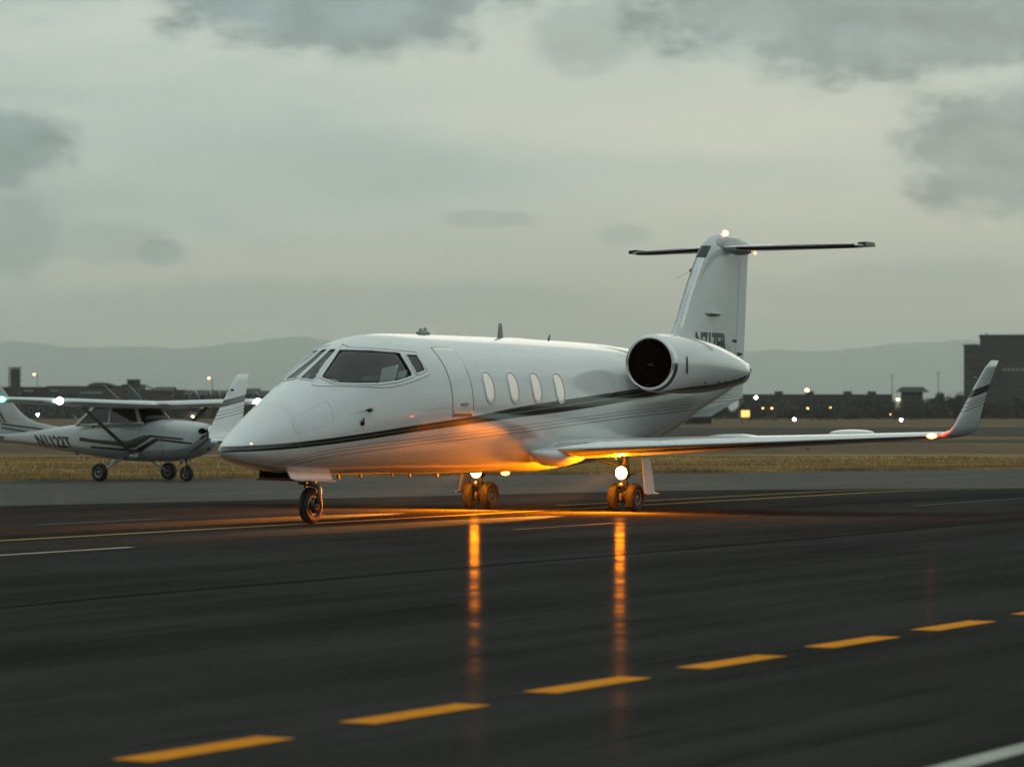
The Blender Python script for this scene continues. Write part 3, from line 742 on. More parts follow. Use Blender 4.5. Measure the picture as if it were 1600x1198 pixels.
# right-hand buildings
e, w_, h_ = block('hangar', 1163, 1393, 615.5, 960, 24, 'concrete_dark', 'long low dark building behind the trees right of the jet tail')
wins(e, np.linspace(-w_/2+1.5, w_/2-1.5, 18), (1.8, 4.4), 1.3, 1.1, frames=False)
for k in range(7): obj('pilaster', box(-w_/2+k*w_/6-.2, -w_/2+k*w_/6+.2, -.35, -.02, -.3, h_-.35), 'stucco_dark', e, False)
for k in (-12, -3, 8, 15): obj('roof_unit', box(k, k+2.2, 4, 7, h_+.002, h_+.9), 'roof_dark', e, False)
e, w_, h_ = block('storage_shed', 1158, 1212, 640, 800, 10, 'stucco', 'long low grey shed beside the glowing yellow sign')
wins(e, (-2.5, 0, 2.5), (1.2,), 1.4, .7, frames=False)
# pavilion with a wide roof
Y = 870; s = Y/5200
e = empty('pavilion', (far_x(1427, Y), Y, g(Y)-OFF), (0, 0, 0), 'square lookout building with an overhanging hipped roof among the trees', 'building')
obj('wall', box(-15*s, 15*s, 0, 6, -.3, 33*s+EYE+.05), 'stucco_dark', e, False)
hr = lambda a, z_, y0, y1: [(-a, y0, z_), (a, y0, z_), (a, y1, z_), (-a, y1, z_)]
obj('roof', hexa(hr(24*s, 33*s+EYE, -1.6, 7.6), hr(16*s, 41*s+EYE, 1, 5)), 'roof_dark', e, False)
wins(e, (-1.6, 0, 1.6), (5.4,), .9, .9, y=-.02)
# office tower
Y = 1180; s = Y/5200
e = empty('office_tower', (far_x(1506, Y), Y, g(Y)-OFF), (0, 0, -.137), 'dark concrete office tower with rows of windows at the right edge', 'building')
HW = 120.5*s+EYE; HL = 106*s+EYE
obj('wall', box(0, 40, 4, 26, -.3, HL), 'concrete_dark', e, False)
obj('upper_block', box(25*s, 40, 3, 25, -.3, HW), 'concrete_dark', e, False)
obj('curtain_wall', box(56*s, 44, 1.5, 2.99, -.3, HW-12), 'window_dark', e, False)
obj('roof', box(25*s-.3, 40.3, 2.7, 25.3, HW, HW+.5), 'roof_dark', e, False); obj('lower_roof', box(-.3, 25*s-.31, 3.7, 26.3, HL, HL+.4), 'roof_dark', e, False)
fl = [HL-2.3-3.05*i for i in range(7)]
for z_ in fl: obj('spandrel', box(-.08, 25*s-.02, 3.78, 3.99, z_-1.6, z_-1.2), 'stucco_dark', e, False)
wins(e, [1.1+1.5*i for i in range(4)], fl, 1.0, 1.5, y=3.96, frames=False)
wins(e, [6.6+1.55*i for i in range(5)], fl, 1.0, 1.5, y=2.96, frames=False)
wins(e, [14.0+1.55*i for i in range(16)], [HW-10.8+1.9], 1.0, .9, y=2.9, frames=False, lit=())
for k in range(12): obj('lit_band_panel', box(13.6+k*1.6, 14.7+k*1.6, 1.1, 1.48, HW-12.4, HW-11.5), 'pale_trim', e, False)  # pale panels stand in for the lit band across the tower
for z_ in [HW-15.6-3.05*i for i in range(3)]: obj('spandrel', box(13.2, 44, 1.3, 1.49, z_-.3, z_+.1), 'concrete_dark', e, False)
obj('roof_plant', box(34*s, 36*s, 6, 8, HW+.5, HW+1.1), 'pole_metal', e, False)

# airfield signs and lights
def airfield_sign(x_, y_, Y, w_, h_, zc, label, front, n=7, rot=0.0):
    e = empty('airfield_sign', (far_x(x_, Y), Y, g(Y)-OFF+.02), (0, 0, rot), label, 'sign')
    obj('cabinet', box(-w_/2, w_/2, -.12, .14, zc-h_/2, zc+h_/2), 'black_paint', e, False)
    if front: obj('face', box(-w_/2+.04, w_/2-.04, -.15, -.121, zc-h_/2+.05, zc+h_/2-.05), 'sign_glow', e, False)
    for k in range(n): obj('leg', box(-w_/2+.1+(w_-.2)*k/(n-1)-.05, -w_/2+.1+(w_-.2)*k/(n-1)+.05, -.04, .04, 0, zc-h_/2-.002), 'black_paint', e, False)
    return e
airfield_sign(1086, 657, 430, 4.2, .72, .50, 'long black airfield sign seen from behind, under the jet tail', False, 12)
airfield_sign(1165, 647, 560, 1.55, 1.25, 1.40, 'glowing yellow airfield sign with a dark side, right of the jet tail', True, 2, rot=-.35)
for x_, y_, lab in [(59, 648, 'white field light in the grass left of the small plane cabin'), (1241, 655, 'white field light in the grass, left one of the two right of the jet tail'), (1408, 656, 'white field light in the grass, nearest to the jet winglet')]:
    Y = 560; e = empty('runway_light', (far_x(x_, Y), Y, g(Y)-OFF), (0, 0, 0), lab, 'light')
    zl = EYE-(y_-645)/5200*Y
    obj('stem', tube([(0, 0, 0), (0, 0, zl)], .04, 8), 'pole_metal', e); obj('lens', ellipsoid((0, 0, zl+.08), (.17, .17, .17)), 'runway_glow', e)
for x_, lab in [(1262, 'short orange marker post in the grass under the jet wing')]:
    Y = 143; e = empty('marker_post', (far_x(x_, Y), Y, g(Y)-OFF+.01), (0, 0, 0), lab, 'post')
    obj('post', tube([(0, 0, 0), (0, 0, .34)], .05, 8), 'marker_orange', e); obj('foot', box(-.1, .1, -.1, .1, -.02, .03), 'pole_metal', e, False)
# parked vehicles with lights in front of the houses
def vehicle(x_, Y, label, lampm, rot):
    e = empty('parked_car', (far_x(x_, Y), Y, g(Y)-OFF), (0, 0, rot), label, 'car')
    sec = [(-2.2, .35), (-2.25, .95), (-1.5, 1.1), (-1.0, 1.62), (.5, 1.66), (1.15, 1.15), (2.1, .98), (2.25, .4)]
    obj('body', plate(sec, -.85, .85), 'car_paint', e, False)
    obj('side_window', plate([(-1.15, 1.12), (-.9, 1.52), (.4, 1.55), (.9, 1.15)], -.87, -.851), 'window_dark', e, False)
    for a in (-1.35, 1.4):
        for b in (-.8, .8): obj('wheel', revolve([(b-.12, .05), (b-.12, .3), (b-.06, .34), (b+.06, .34), (b+.12, .3), (b+.12, .05)], 16, 'y', centre=lambda q, a=a: (a, .34)), 'black_rubber', e)
    for b in (-.6, .6): obj('headlight', ellipsoid((2.22, b, .75), (.08, .17, .11)), lampm, e)
    return e
glow('car_glow', (1, .55, .2), 45)
vehicle(301, 720, 'dark car with amber headlights on, between the small plane nose and its wing', 'car_glow', -1.2)
vehicle(352, 720, 'dark car with orange headlights on, beside the jet winglet', 'car_glow', -1.45)

# ================================================================== BUSINESS JET (x forward, y port, z up; origin under the main gear)
JL = (.6166, 50.898, 0.0); JB = R(.55)
jet = empty('business_jet', JL, (0, 0, math.atan2(-UC, -US)), 'white twin-engine business jet with dark stripes and lit landing lights', 'jet')
# the airframe leans half a degree on its gear; apply to all airframe parts through their rotation
def J(name, vf, m, parent=None, smooth=True, lean=True, sharp=None):
    if parent is None or parent is jet:
        o = obj(name, vf, m, jet, smooth, rot=(JB, 0, 0) if lean else (0, 0, 0))
    else: o = obj(name, vf, m, parent, smooth)
    if sharp: autosmooth(o, sharp)
    return o
TOP = pchip([(9.14,.985),(9.07,1.06),(8.9,1.15),(8.67,1.28),(8.05,1.6),(7.42,1.89),(6.77,2.21),(6.44,2.375),(6.1,2.49),(5.59,2.57),(5.07,2.595),(4,2.605),(2.3,2.605),(.3,2.595),(-1.23,2.57),(-2.12,2.53),(-2.81,2.49),(-4,2.46),(-5.5,2.42),(-7.15,2.36)])
BOT = pchip([(9.14,.985),(9.08,.93),(8.95,.87),(8.67,.81),(8.21,.735),(7.74,.68),(6.6,.645),(5,.63),(3.25,.61),(1,.605),(0,.64),(-1,.72),(-2.2,.85),(-3.28,1.07),(-4.55,1.42),(-6,1.78),(-7.15,2.1)])
WID = pchip([(9.14,.0),(9.1,.075),(9.0,.16),(8.67,.31),(8.0,.50),(7.4,.64),(6.4,.82),(5.5,.93),(4.5,.985),(0,.985),(-1.5,.95),(-3,.83),(-4.5,.6),(-6,.36),(-7.15,.14)])
ZCE = pchip([(9.14,.985),(8.67,1.02),(8,1.1),(7,1.28),(6,1.45),(5,1.58),(0,1.6),(-3,1.75),(-5,1.98),(-7.15,2.23)])
BANDZ = pchip([(9.2,1.015),(8.48,1.04),(7.57,1.10),(6.7,1.175),(5.7,1.265),(4.4,1.365),(2.73,1.50),(1.11,1.61),(-.87,1.755),(-2.5,1.87),(-4.0,2.0),(-7,2.2)])
BANDH = pchip([(9.2,.038),(8.48,.04),(6.7,.045),(4.4,.052),(2.7,.078),(1.1,.088),(-.9,.085),(-4,.085),(-7,.06)])
PINZ = pchip([(9.2,.5),(7.6,.93),(5.7,1.08),(2.67,1.255),(1.08,1.355),(-.85,1.47),(-3,1.56),(-7,1.78)])
def hull(X, a, ins=0.0):
    wd = max(WID(X)-ins, .0005); zc = ZCE(X); s = math.sin(a); c = math.cos(a)
    h = max((TOP(X)-zc if c >= 0 else zc-BOT(X))-ins, .0005); e = 2/2.12
    return Vector((X, wd*math.copysign(abs(s)**e, s), zc+h*math.copysign(abs(c)**e, c)))
def hull_n(X, a):
    d1 = hull(X+.02, a)-hull(X-.02, a); d2 = hull(X, a+.02)-hull(X, a-.02)
    n = d2.cross(d1); n.normalize()
    c = Vector((X, 0, ZCE(X)))
    return n if n.dot(hull(X, a)-c) > 0 else -n
def stripes(me, bz=BANDZ, bh=BANDH, pz=PINZ, yfun=None):
    a = me.attributes.new('band', 'FLOAT', 'POINT'); b = me.attributes.new('pin', 'FLOAT', 'POINT')
    co = np.zeros(len(me.vertices)*3); me.vertices.foreach_get('co', co); co = co.reshape(-1, 3)
    xs_ = np.linspace(-9, 10, 1200); B = np.array([bz(q) for q in xs_]); H = np.array([bh(q) for q in xs_]); Pq = np.array([pz(q) for q in xs_])
    a.data.foreach_set('value', ((co[:, 2]-np.interp(co[:, 0], xs_, B))/np.interp(co[:, 0], xs_, H)).astype(np.float32))
    b.data.foreach_set('value', (co[:, 2]-np.interp(co[:, 0], xs_, Pq)).astype(np.float32))
NR = 112
Xs = [9.138-.0018*(i**2) for i in range(0, 16)]; Xs += list(np.linspace(Xs[-1]-.05, -7.15, 190))
rings = [[tuple(hull(X, 2*PI*j/NR)) for j in range(NR)] for X in Xs]
fus = J('fuselage', loft(rings), 'jet_paint')
# polygons on the skin are given as (x, angle) points
def resample(poly, n):
    P = [Vector((a, b*.98)) for a, b in poly]; L = [0]
    for i in range(len(P)): L.append(L[-1]+(P[(i+1) % len(P)]-P[i]).length)
    out_ = []
    for k in range(n):
        d = L[-1]*k/n; i = max(j for j in range(len(P)) if L[j] <= d+1e-9); t = (d-L[i])/max(L[i+1]-L[i], 1e-9)
        out_.append(P[i].lerp(P[(i+1) % len(P)], t))
    return [(q.x, q.y/.98) for q in out_]
def rounded(poly, r, n=72):
    pts = resample(poly, n*3)
    k = max(1, int(r)); out_ = []
    for i in range(0, len(pts), 3):
        s = [pts[(i+j) % len(pts)] for j in range(-k, k+1)]
        out_.append((sum(q[0] for q in s)/len(s), sum(q[1] for q in s)/len(s)))
    return out_
def grow(poly, d):
    cx_ = sum(q[0] for q in poly)/len(poly); cy_ = sum(q[1] for q in poly)/len(poly); n = len(poly); out_ = []
    for i in range(n):
        p0 = Vector(poly[i-1]); p1 = Vector(poly[(i+1) % n]); t = (p1-p0).normalized(); nn = Vector((t.y, -t.x))
        p = Vector(poly[i])
        if nn.dot(p-Vector((cx_, cy_))) < 0: nn = -nn
        out_.append(tuple(p+nn*d))
    return out_
def skin(X, a, off, side=1):
    a *= side; p = hull(X, a)+hull_n(X, a)*off; return p
def patch(poly, off, side=1, rim=.0, nr=6):
    """filled skin patch standing 'off' proud, with a skirt down to the skin"""
    cx_ = sum(q[0] for q in poly)/len(poly); cy_ = sum(q[1] for q in poly)/len(poly); n = len(poly); rg = []
    rg.append([skin(a, b, rim, side) for a, b in poly])
    for k in range(nr, 0, -1):
        t = k/nr; rg.append([skin(cx_+(a-cx_)*t, cy_+(b-cy_)*t, off, side) for a, b in poly])
    V = [q for r_ in rg for q in r_]; V.append(skin(cx_, cy_, off, side)); F = []
    for i in range(len(rg)-1):
        for j in range(n): F.append((i*n+j, i*n+(j+1) % n, (i+1)*n+(j+1) % n, (i+1)*n+j))
    b = (len(rg)-1)*n
    for j in range(n): F.append((b+j, b+(j+1) % n, len(V)-1))
    return V, F
def ringp(pin, pout, off, side=1, base=-.004):
    n = len(pin); rg = [[skin(a, b, base, side) for a, b in pout], [skin(a, b, off, side) for a, b in pout], [skin(a, b, off, side) for a, b in pin], [skin(a, b, base, side) for a, b in pin]]
    V = [q for r_ in rg for q in r_]; F = []
    for i in range(4):
        for j in range(n): F.append((i*n+j, i*n+(j+1) % n, ((i+1) % 4)*n+(j+1) % n, ((i+1) % 4)*n+j))
    return V, F
def prism(poly, o0, o1, side=1, nr=4):
    cx_ = sum(q[0] for q in poly)/len(poly); cy_ = sum(q[1] for q in poly)/len(poly); n = len(poly); rg = []
    for off, order in ((o1, range(1, nr+1)), (o0, range(nr, 0, -1))):
        for k in order:
            t = k/nr; rg.append([skin(cx_+(a-cx_)*t, cy_+(b-cy_)*t, off, side) for a, b in poly])
    V = [q for r_ in rg for q in r_]; F = []
    V.append(skin(cx_, cy_, o1, side)); V.append(skin(cx_, cy_, o0, side))
    for i in range(len(rg)-1):
        for j in range(n): F.append((i*n+j, i*n+(j+1) % n, (i+1)*n+(j+1) % n, (i+1)*n+j))
    for j in range(n): F.append((j, (j+1) % n, len(V)-2)); F.append(((len(rg)-1)*n+j, (len(rg)-1)*n+(j+1) % n, len(V)-1))
    return V, F
SIDE = rounded([(6.493, 0.183), (6.424, 0.324), (6.324, 0.444), (6.193, 0.54), (6.04, 0.621), (5.866, 0.686), (5.676, 0.739), (5.694, 0.808), (5.701, 0.873), (5.698, 0.933), (5.695, 0.994), (5.687, 1.054), (5.673, 1.111), (5.738, 1.117), (5.807, 1.123), (5.872, 1.128), (5.937, 1.128), (6.002, 1.127), (6.062, 1.125), (6.13, 1.118), (6.197, 1.111), (6.264, 1.101), (6.319, 1.089), (6.379, 1.078), (6.433, 1.064), (6.57, 1.011), (6.702, 0.949), (6.823, 0.882), (6.922, 0.815), (7.016, 0.743), (7.105, 0.665), (7.131, 0.581), (7.148, 0.49), (7.159, 0.396), (7.058, 0.359), (6.953, 0.321), (6.853, 0.289), (6.729, 0.249), (6.617, 0.219)], 1)
REAR = rounded([(5.567, 0.786), (5.493, 0.798), (5.418, 0.811), (5.343, 0.823), (5.35, 0.867), (5.351, 0.909), (5.346, 0.95), (5.349, 0.991), (5.352, 1.032), (5.349, 1.072), (5.418, 1.08), (5.493, 1.09), (5.562, 1.097), (5.573, 1.049), (5.58, 1.0), (5.586, 0.95), (5.581, 0.896), (5.577, 0.842)], 1)
OUT = rounded([(6.288, 0.078), (6.313, 0.11), (6.339, 0.143), (6.36, 0.173), (6.28, 0.334), (6.144, 0.454), (5.966, 0.542), (5.761, 0.628), (5.519, 0.69), (5.255, 0.738), (5.257, 0.752), (5.259, 0.765), (5.261, 0.778), (5.282, 0.905), (5.276, 1.021), (5.245, 1.127), (5.263, 1.137), (5.275, 1.145), (5.288, 1.154), (5.357, 1.164), (5.425, 1.174), (5.489, 1.182), (5.614, 1.193), (5.728, 1.2), (5.843, 1.207), (5.951, 1.205), (6.055, 1.203), (6.159, 1.199), (6.226, 1.189), (6.293, 1.178), (6.355, 1.165), (6.504, 1.113), (6.643, 1.049), (6.777, 0.979), (6.905, 0.906), (7.023, 0.825), (7.135, 0.737), (7.196, 0.68), (7.257, 0.621), (7.313, 0.557), (7.345, 0.503), (7.371, 0.444), (7.397, 0.385), (7.291, 0.343), (7.185, 0.304), (7.079, 0.268), (6.954, 0.23), (6.834, 0.198), (6.709, 0.166), (6.586, 0.147), (6.452, 0.122)], 2, 96)
WIND = rounded([(6.50, .026), (6.50, .125), (6.80, .165), (7.12, .265), (7.17, .345), (7.28, .30), (7.30, .04)], 2)
cut = []
cav = [[tuple(hull(X, -1.75+3.5*j/41, .055)) for j in range(42)] for X in np.linspace(7.25, 4.9, 14)]
def bool_cut(target, cutters):
    for vf in cutters:
        me = fixn(mesh_data('cut', *vf, None, False)); me.materials.append(M('cabin_dark'))
        c = bpy.data.objects.new('cut', me); COL.objects.link(c)
        mod = target.modifiers.new('b', 'BOOLEAN'); mod.operation = 'DIFFERENCE'; mod.solver = 'EXACT'; mod.object = c; mod.material_mode = 'TRANSFER'
        c.parent = target.parent; c.rotation_euler = target.rotation_euler
        bpy.context.view_layer.update()
        dg = bpy.context.evaluated_depsgraph_get(); new = bpy.data.meshes.new_from_object(target.evaluated_get(dg))
        target.modifiers.clear(); old = target.data; target.data = new; bpy.data.meshes.remove(old); bpy.data.objects.remove(c)
        new.name = target.name
bool_cut(fus, [loft(cav)]+[prism(p_, -.13, .05, s_) for s_ in (1, -1) for p_ in (SIDE, REAR, WIND)])
fus.data.materials.clear(); fus.data.materials.append(M('jet_paint')); fus.data.materials.append(M('cabin_dark'))
def inside(p):
    w_ = WID(p.x); zc = ZCE(p.x); h = (TOP(p.x)-zc) if p.z > zc else (zc-BOT(p.x))
    return (abs(p.y)/max(w_, 1e-3))**2.12+(abs(p.z-zc)/max(h, 1e-3))**2.12
for pl in fus.data.polygons:
    c = pl.center
    pl.material_index = 1 if (4.8 < c.x < 7.4 and inside(c) < .985) else 0
autosmooth(fus, 40); stripes(fus.data)
for s_ in (1, -1):
    fr_ = J('window_frame', join(ringp(grow(SIDE, .004), grow(SIDE, .034), .011, s_)), 'frame_white', jet)
    J('windshield_surround', ringp(grow(OUT, -.03), OUT, .007, s_), 'frame_white', jet)
    J('side_window', prism(grow(SIDE, .012), -.012, -.004, s_, 6), 'cockpit_glass', jet)
    J('window_frame', ringp(grow(REAR, .004), grow(REAR, .03), .010, s_), 'frame_white', jet)
    J('rear_quarter_window', prism(grow(REAR, .010), -.012, -.004, s_), 'cockpit_glass', jet)
    J('windshield', prism(grow(WIND, .010), -.012, -.004, s_, 6), 'cockpit_glass', jet)
    J('window_frame', ringp(grow(WIND, .004), grow(WIND, .03), .010, s_), 'frame_white', jet)
J('centre_post', loft([[skin(X, a, o_, 1) for a, o_ in ((-.018, -.01), (-.015, .010), (.015, .010), (.018, -.01))] for X in np.linspace(6.50, 7.26, 10)]), 'frame_white', jet)
# cockpit
J('glareshield', loft([[(X, y_*k, z_) for y_, z_ in ((-.62, 1.80), (-.3, 1.93), (0, 1.96), (.3, 1.93), (.62, 1.80), (.55, 1.5), (-.55, 1.5))] for X, k in ((6.95, .62), (6.5, 1.0), (6.35, 1.0))]), 'cabin_dark', jet, True)
for s_ in (1, -1):
    st = J('pilot_seat', join(xf(box(-.08, .08, -.24, .24, 0, .62), (5.62, .36*s_, 1.5), (0, -.12, 0)), xf(box(-.05, .05, -.13, .13, 0, .2), (5.54, .36*s_, 2.13), (0, -.1, 0)), box(5.6, 6.1, .36*s_-.23, .36*s_+.23, 1.46, 1.56)), 'seat_cloth', jet, False)
J('control_yoke', join(tube([(6.3, .36, 1.62), (6.16, .36, 1.80)], .02, 8), tube([(6.15, .22, 1.90), (6.15, .24, 1.80), (6.15, .48, 1.80), (6.15, .50, 1.90)], .016, 8)), 'black_paint', jet)

def on_jet(name, vf, m, label, cat):
    e = empty(name, (0, 0, 0), (0, 0, 0)); me = fixn(mesh_data(name, *vf, m, False)); bpy.data.objects.remove(e)
    o = link(name, me); o.matrix_world = Matrix.Translation(JL) @ Matrix.Rotation(math.atan2(-UC, -US), 4, 'Z') @ Matrix.Rotation(JB, 4, 'X'); return tag(o, label, cat)
def sheet(c, u, v_, th=.002, bend=.0):
    c = Vector(c); u = Vector(u); v_ = Vector(v_); n = u.cross(v_).normalized()*th; V = []; F = []
    for k in (0, 1):
        for i in range(5):
            for j in range(5):
                a = i/4-.5; b = j/4-.5; V.append(c+u*a+v_*b+n*k+n.normalized()*bend*(a*a*4+b*.5))
    for k in (0, 1):
        for i in range(4):
            for j in range(4): q = k*25+i*5+j; F.append((q, q+1, q+6, q+5) if k else (q, q+5, q+6, q+1))
    for i in range(4):
        F += [(i, i+1, 26+i, 25+i), (20+i, 45+i, 46+i, 21+i), (i*5, 25+i*5, 30+i*5, 5+i*5), (i*5+4, i*5+9, 34+i*5, 29+i*5)]
    return V, F
on_jet('paper_chart', sheet((6.05, .655, 2.0), (-.27, .10, .05), (-.09, .0, .22), bend=.02), 'paper', 'white paper chart propped up behind the cockpit side window', 'paper')
on_jet('paper_folder', sheet((6.38, .57, 1.95), (-.26, .10, .01), (.02, .02, .07), bend=.012), 'paper_green', 'greenish folder lying left of the white chart behind the cockpit side window', 'folder')
on_jet('paper_stack', sheet((5.80, .71, 2.00), (-.16, .04, .02), (-.04, .0, .11), bend=.03), 'paper', 'crumpled pale papers right of the white chart behind the cockpit side window', 'paper')
on_jet('sun_visor', ellipsoid((6.93, .25, 1.89), (.17, .14, .055)), 'paper', 'pale rounded cover lying low in the front corner of the cockpit side window', 'cover')

# cabin door and windows
DOORP = [(4.825, .665), (4.235, .675), (4.245, .9), (4.22, 1.2), (4.13, 1.5), (4.10, 1.69), (4.75, 1.69), (4.79, 1.5), (4.86, 1.2), (4.80, .9)]
DOORP = [(4.82, .665), (4.24, .665), (4.24, 1.69), (4.82, 1.69)]
for s_ in (1,):
    dp = rounded(DOORP, 5, 90)
    dr = J('door', patch(grow(dp, -.008), .0015, s_, rim=.0005, nr=14), 'jet_paint', jet); stripes(dr.data)
    J('door_seam', ringp(grow(dp, -.007), grow(dp, .008), .0008, s_), 'seam_grey', jet)
    hd = rounded([(4.60, 1.54), (4.40, 1.54), (4.40, 1.575), (4.60, 1.575)], 4, 24)
    J('handle', patch(hd, .018, s_), 'steel', dr)
    J('sill_seam_shadow', patch(rounded([(4.83, 1.695), (4.23, 1.695), (4.23, 1.72), (4.83, 1.72)], 2, 32), .004, s_), 'seam_grey', jet)  # dark strip below the door: bottom seam with its shadow painted in
for s_ in (1, -1):
    for cx_ in (3.735, 3.005, 2.30, 1.575):
        el_ = []
        for k in range(40):
            t = 2*PI*k/40; c_, sn = math.cos(t), math.sin(t)
            el_.append((cx_+.132*math.copysign(abs(c_)**.75, c_), 1.325+.205*math.copysign(abs(sn)**.75, sn)))
        w_ = J('cabin_window', patch(el_, .004, s_, rim=.0), 'window_shade_glow', jet)
        J('rim', ringp(el_, grow(el_, .026), .009, s_), 'frame_white', w_)
        J('seal', ringp(grow(el_, -.005), grow(el_, .001), .0095, s_), 'seam_faint', w_)
# rear baggage hatch outline, probes, service ports
for (xa, xb, aa, ab_) in ((-2.2, -2.9, 1.75, 2.2), (8.1, 7.4, .9, 1.35)):
    J('access_panel', ringp(rounded([(xa, aa), (xb, aa), (xb, ab_), (xa, ab_)], 3, 48), grow(rounded([(xa, aa), (xb, aa), (xb, ab_), (xa, ab_)], 3, 48), .005), .001), 'seam_faint', jet)
for s_ in (1, -1):
    for X, a, k in ((6.70, 1.385, 1), (6.88, 1.53, 0)):
        p0 = skin(X, a, -.01, s_); n_ = hull_n(X, a*s_)
        if k: J('pitot_probe', join(tube([p0, p0+n_*.07, p0+n_*.09+Vector((.05, 0, .0)), p0+n_*.09+Vector((.22, 0, -.01))], [.022, .018, .018, .009], 8), ellipsoid(p0+n_*.005, (.06, .02, .03))), 'black_paint', jet)
        else: J('stall_vane', join(tube([p0, p0+n_*.03], .035, 12), tube([p0+n_*.03, p0+n_*.04+Vector((-.01, 0, .07))], [.016, .012], 6)), 'black_paint', jet)
J('nose_lamp', ellipsoid(skin(8.82, 1.15, .002), (.012, .009, .009), 10, 6), 'small_orange', jet)
J('radome_seam', loft([[hull(X, 2*PI*j/64)+hull_n(X, 2*PI*j/64)*.0015 for j in range(64)] for X in (8.05, 8.0465)], caps=False), 'seam_faint', jet)
# aerials on the roof and belly
def blade(X, z0, h_, c0, c1, rake, th=.02):
    rings = []
    for k in range(5):
        t = k/4; ch = c0+(c1-c0)*t; le = X-rake*t
        rings.append([(le-q*ch, yy*ch, z0+h_*t) for q, yy in airfoil(8, th/c0)])
    return loft(rings)
J('roof_antenna', blade(1.72, 2.58, .24, .19, .10, .05), 'grey_metal', jet)
J('roof_antenna', join(ellipsoid((3.93, 0, 2.62), (.17, .07, .045)), box(3.84, 3.90, -.012, .012, 2.62, 2.70), box(3.97, 4.02, -.012, .012, 2.62, 2.69)), 'grey_metal', jet)
J('roof_antenna', blade(.12, 2.58, .10, .07, .04, .07), 'black_paint', jet)
J('roof_antenna', blade(-2.86, 2.45, .17, .10, .08, .02), 'black_paint', jet)
J('wire_aerial', tube([(-4.45, 0, 3.70), (-4.75, 0, 3.775), (-5.02, 0, 3.84)], .003, 5), 'grey_metal', jet)
for X, h_ in ((6.30, .06), (5.71, .045), (4.85, .03), (4.36, .05), (3.57, .05)):
    J('belly_antenna', blade(X, BOT(X)-h_, h_+.02, .05, .10, -.04, .014), 'seam_grey', jet)
J('belly_beacon', ellipsoid((1.50, 0, .592), (.10, .05, .035)), 'small_orange', jet)
J('drain_mast', blade(-1.56, 1.28, .12, .05, .05, .03), 'black_paint', jet)

# wings
def wsecs(s_):
    S_ = []
    for lat in (.35, .8, .95, 1.6, 2.8, 4.0, 5.2, 5.9, 6.15):
        le = 1.77-.347*(lat-.95); te = -1.03-.022*lat
        S_.append(((le, lat*s_, .93+.032*(lat-.95)), le-te, (0, -.03*s_, 1), .115 if lat < 3 else .105))
    for lat, le, z_, ch, nd, tt in ((6.28, -.10, 1.105, 1.10, (0, -.25, 1), .10), (6.385, -.18, 1.15, 1.03, (0, -.7, .8), .095), (6.435, -.27, 1.25, .96, (0, -1, .25), .09), (6.455, -.42, 1.40, .88, (0, -1, .12), .085),
                                (6.51, -.84, 1.78, .62, (0, -1, .1), .08), (6.56, -1.19, 2.08, .45, (0, -1, .1), .08), (6.59, -1.38, 2.20, .33, (0, -1, .1), .07)):
        S_.append(((le, lat*s_, z_), ch, (0, nd[1]*s_, nd[2]), tt))
    return S_
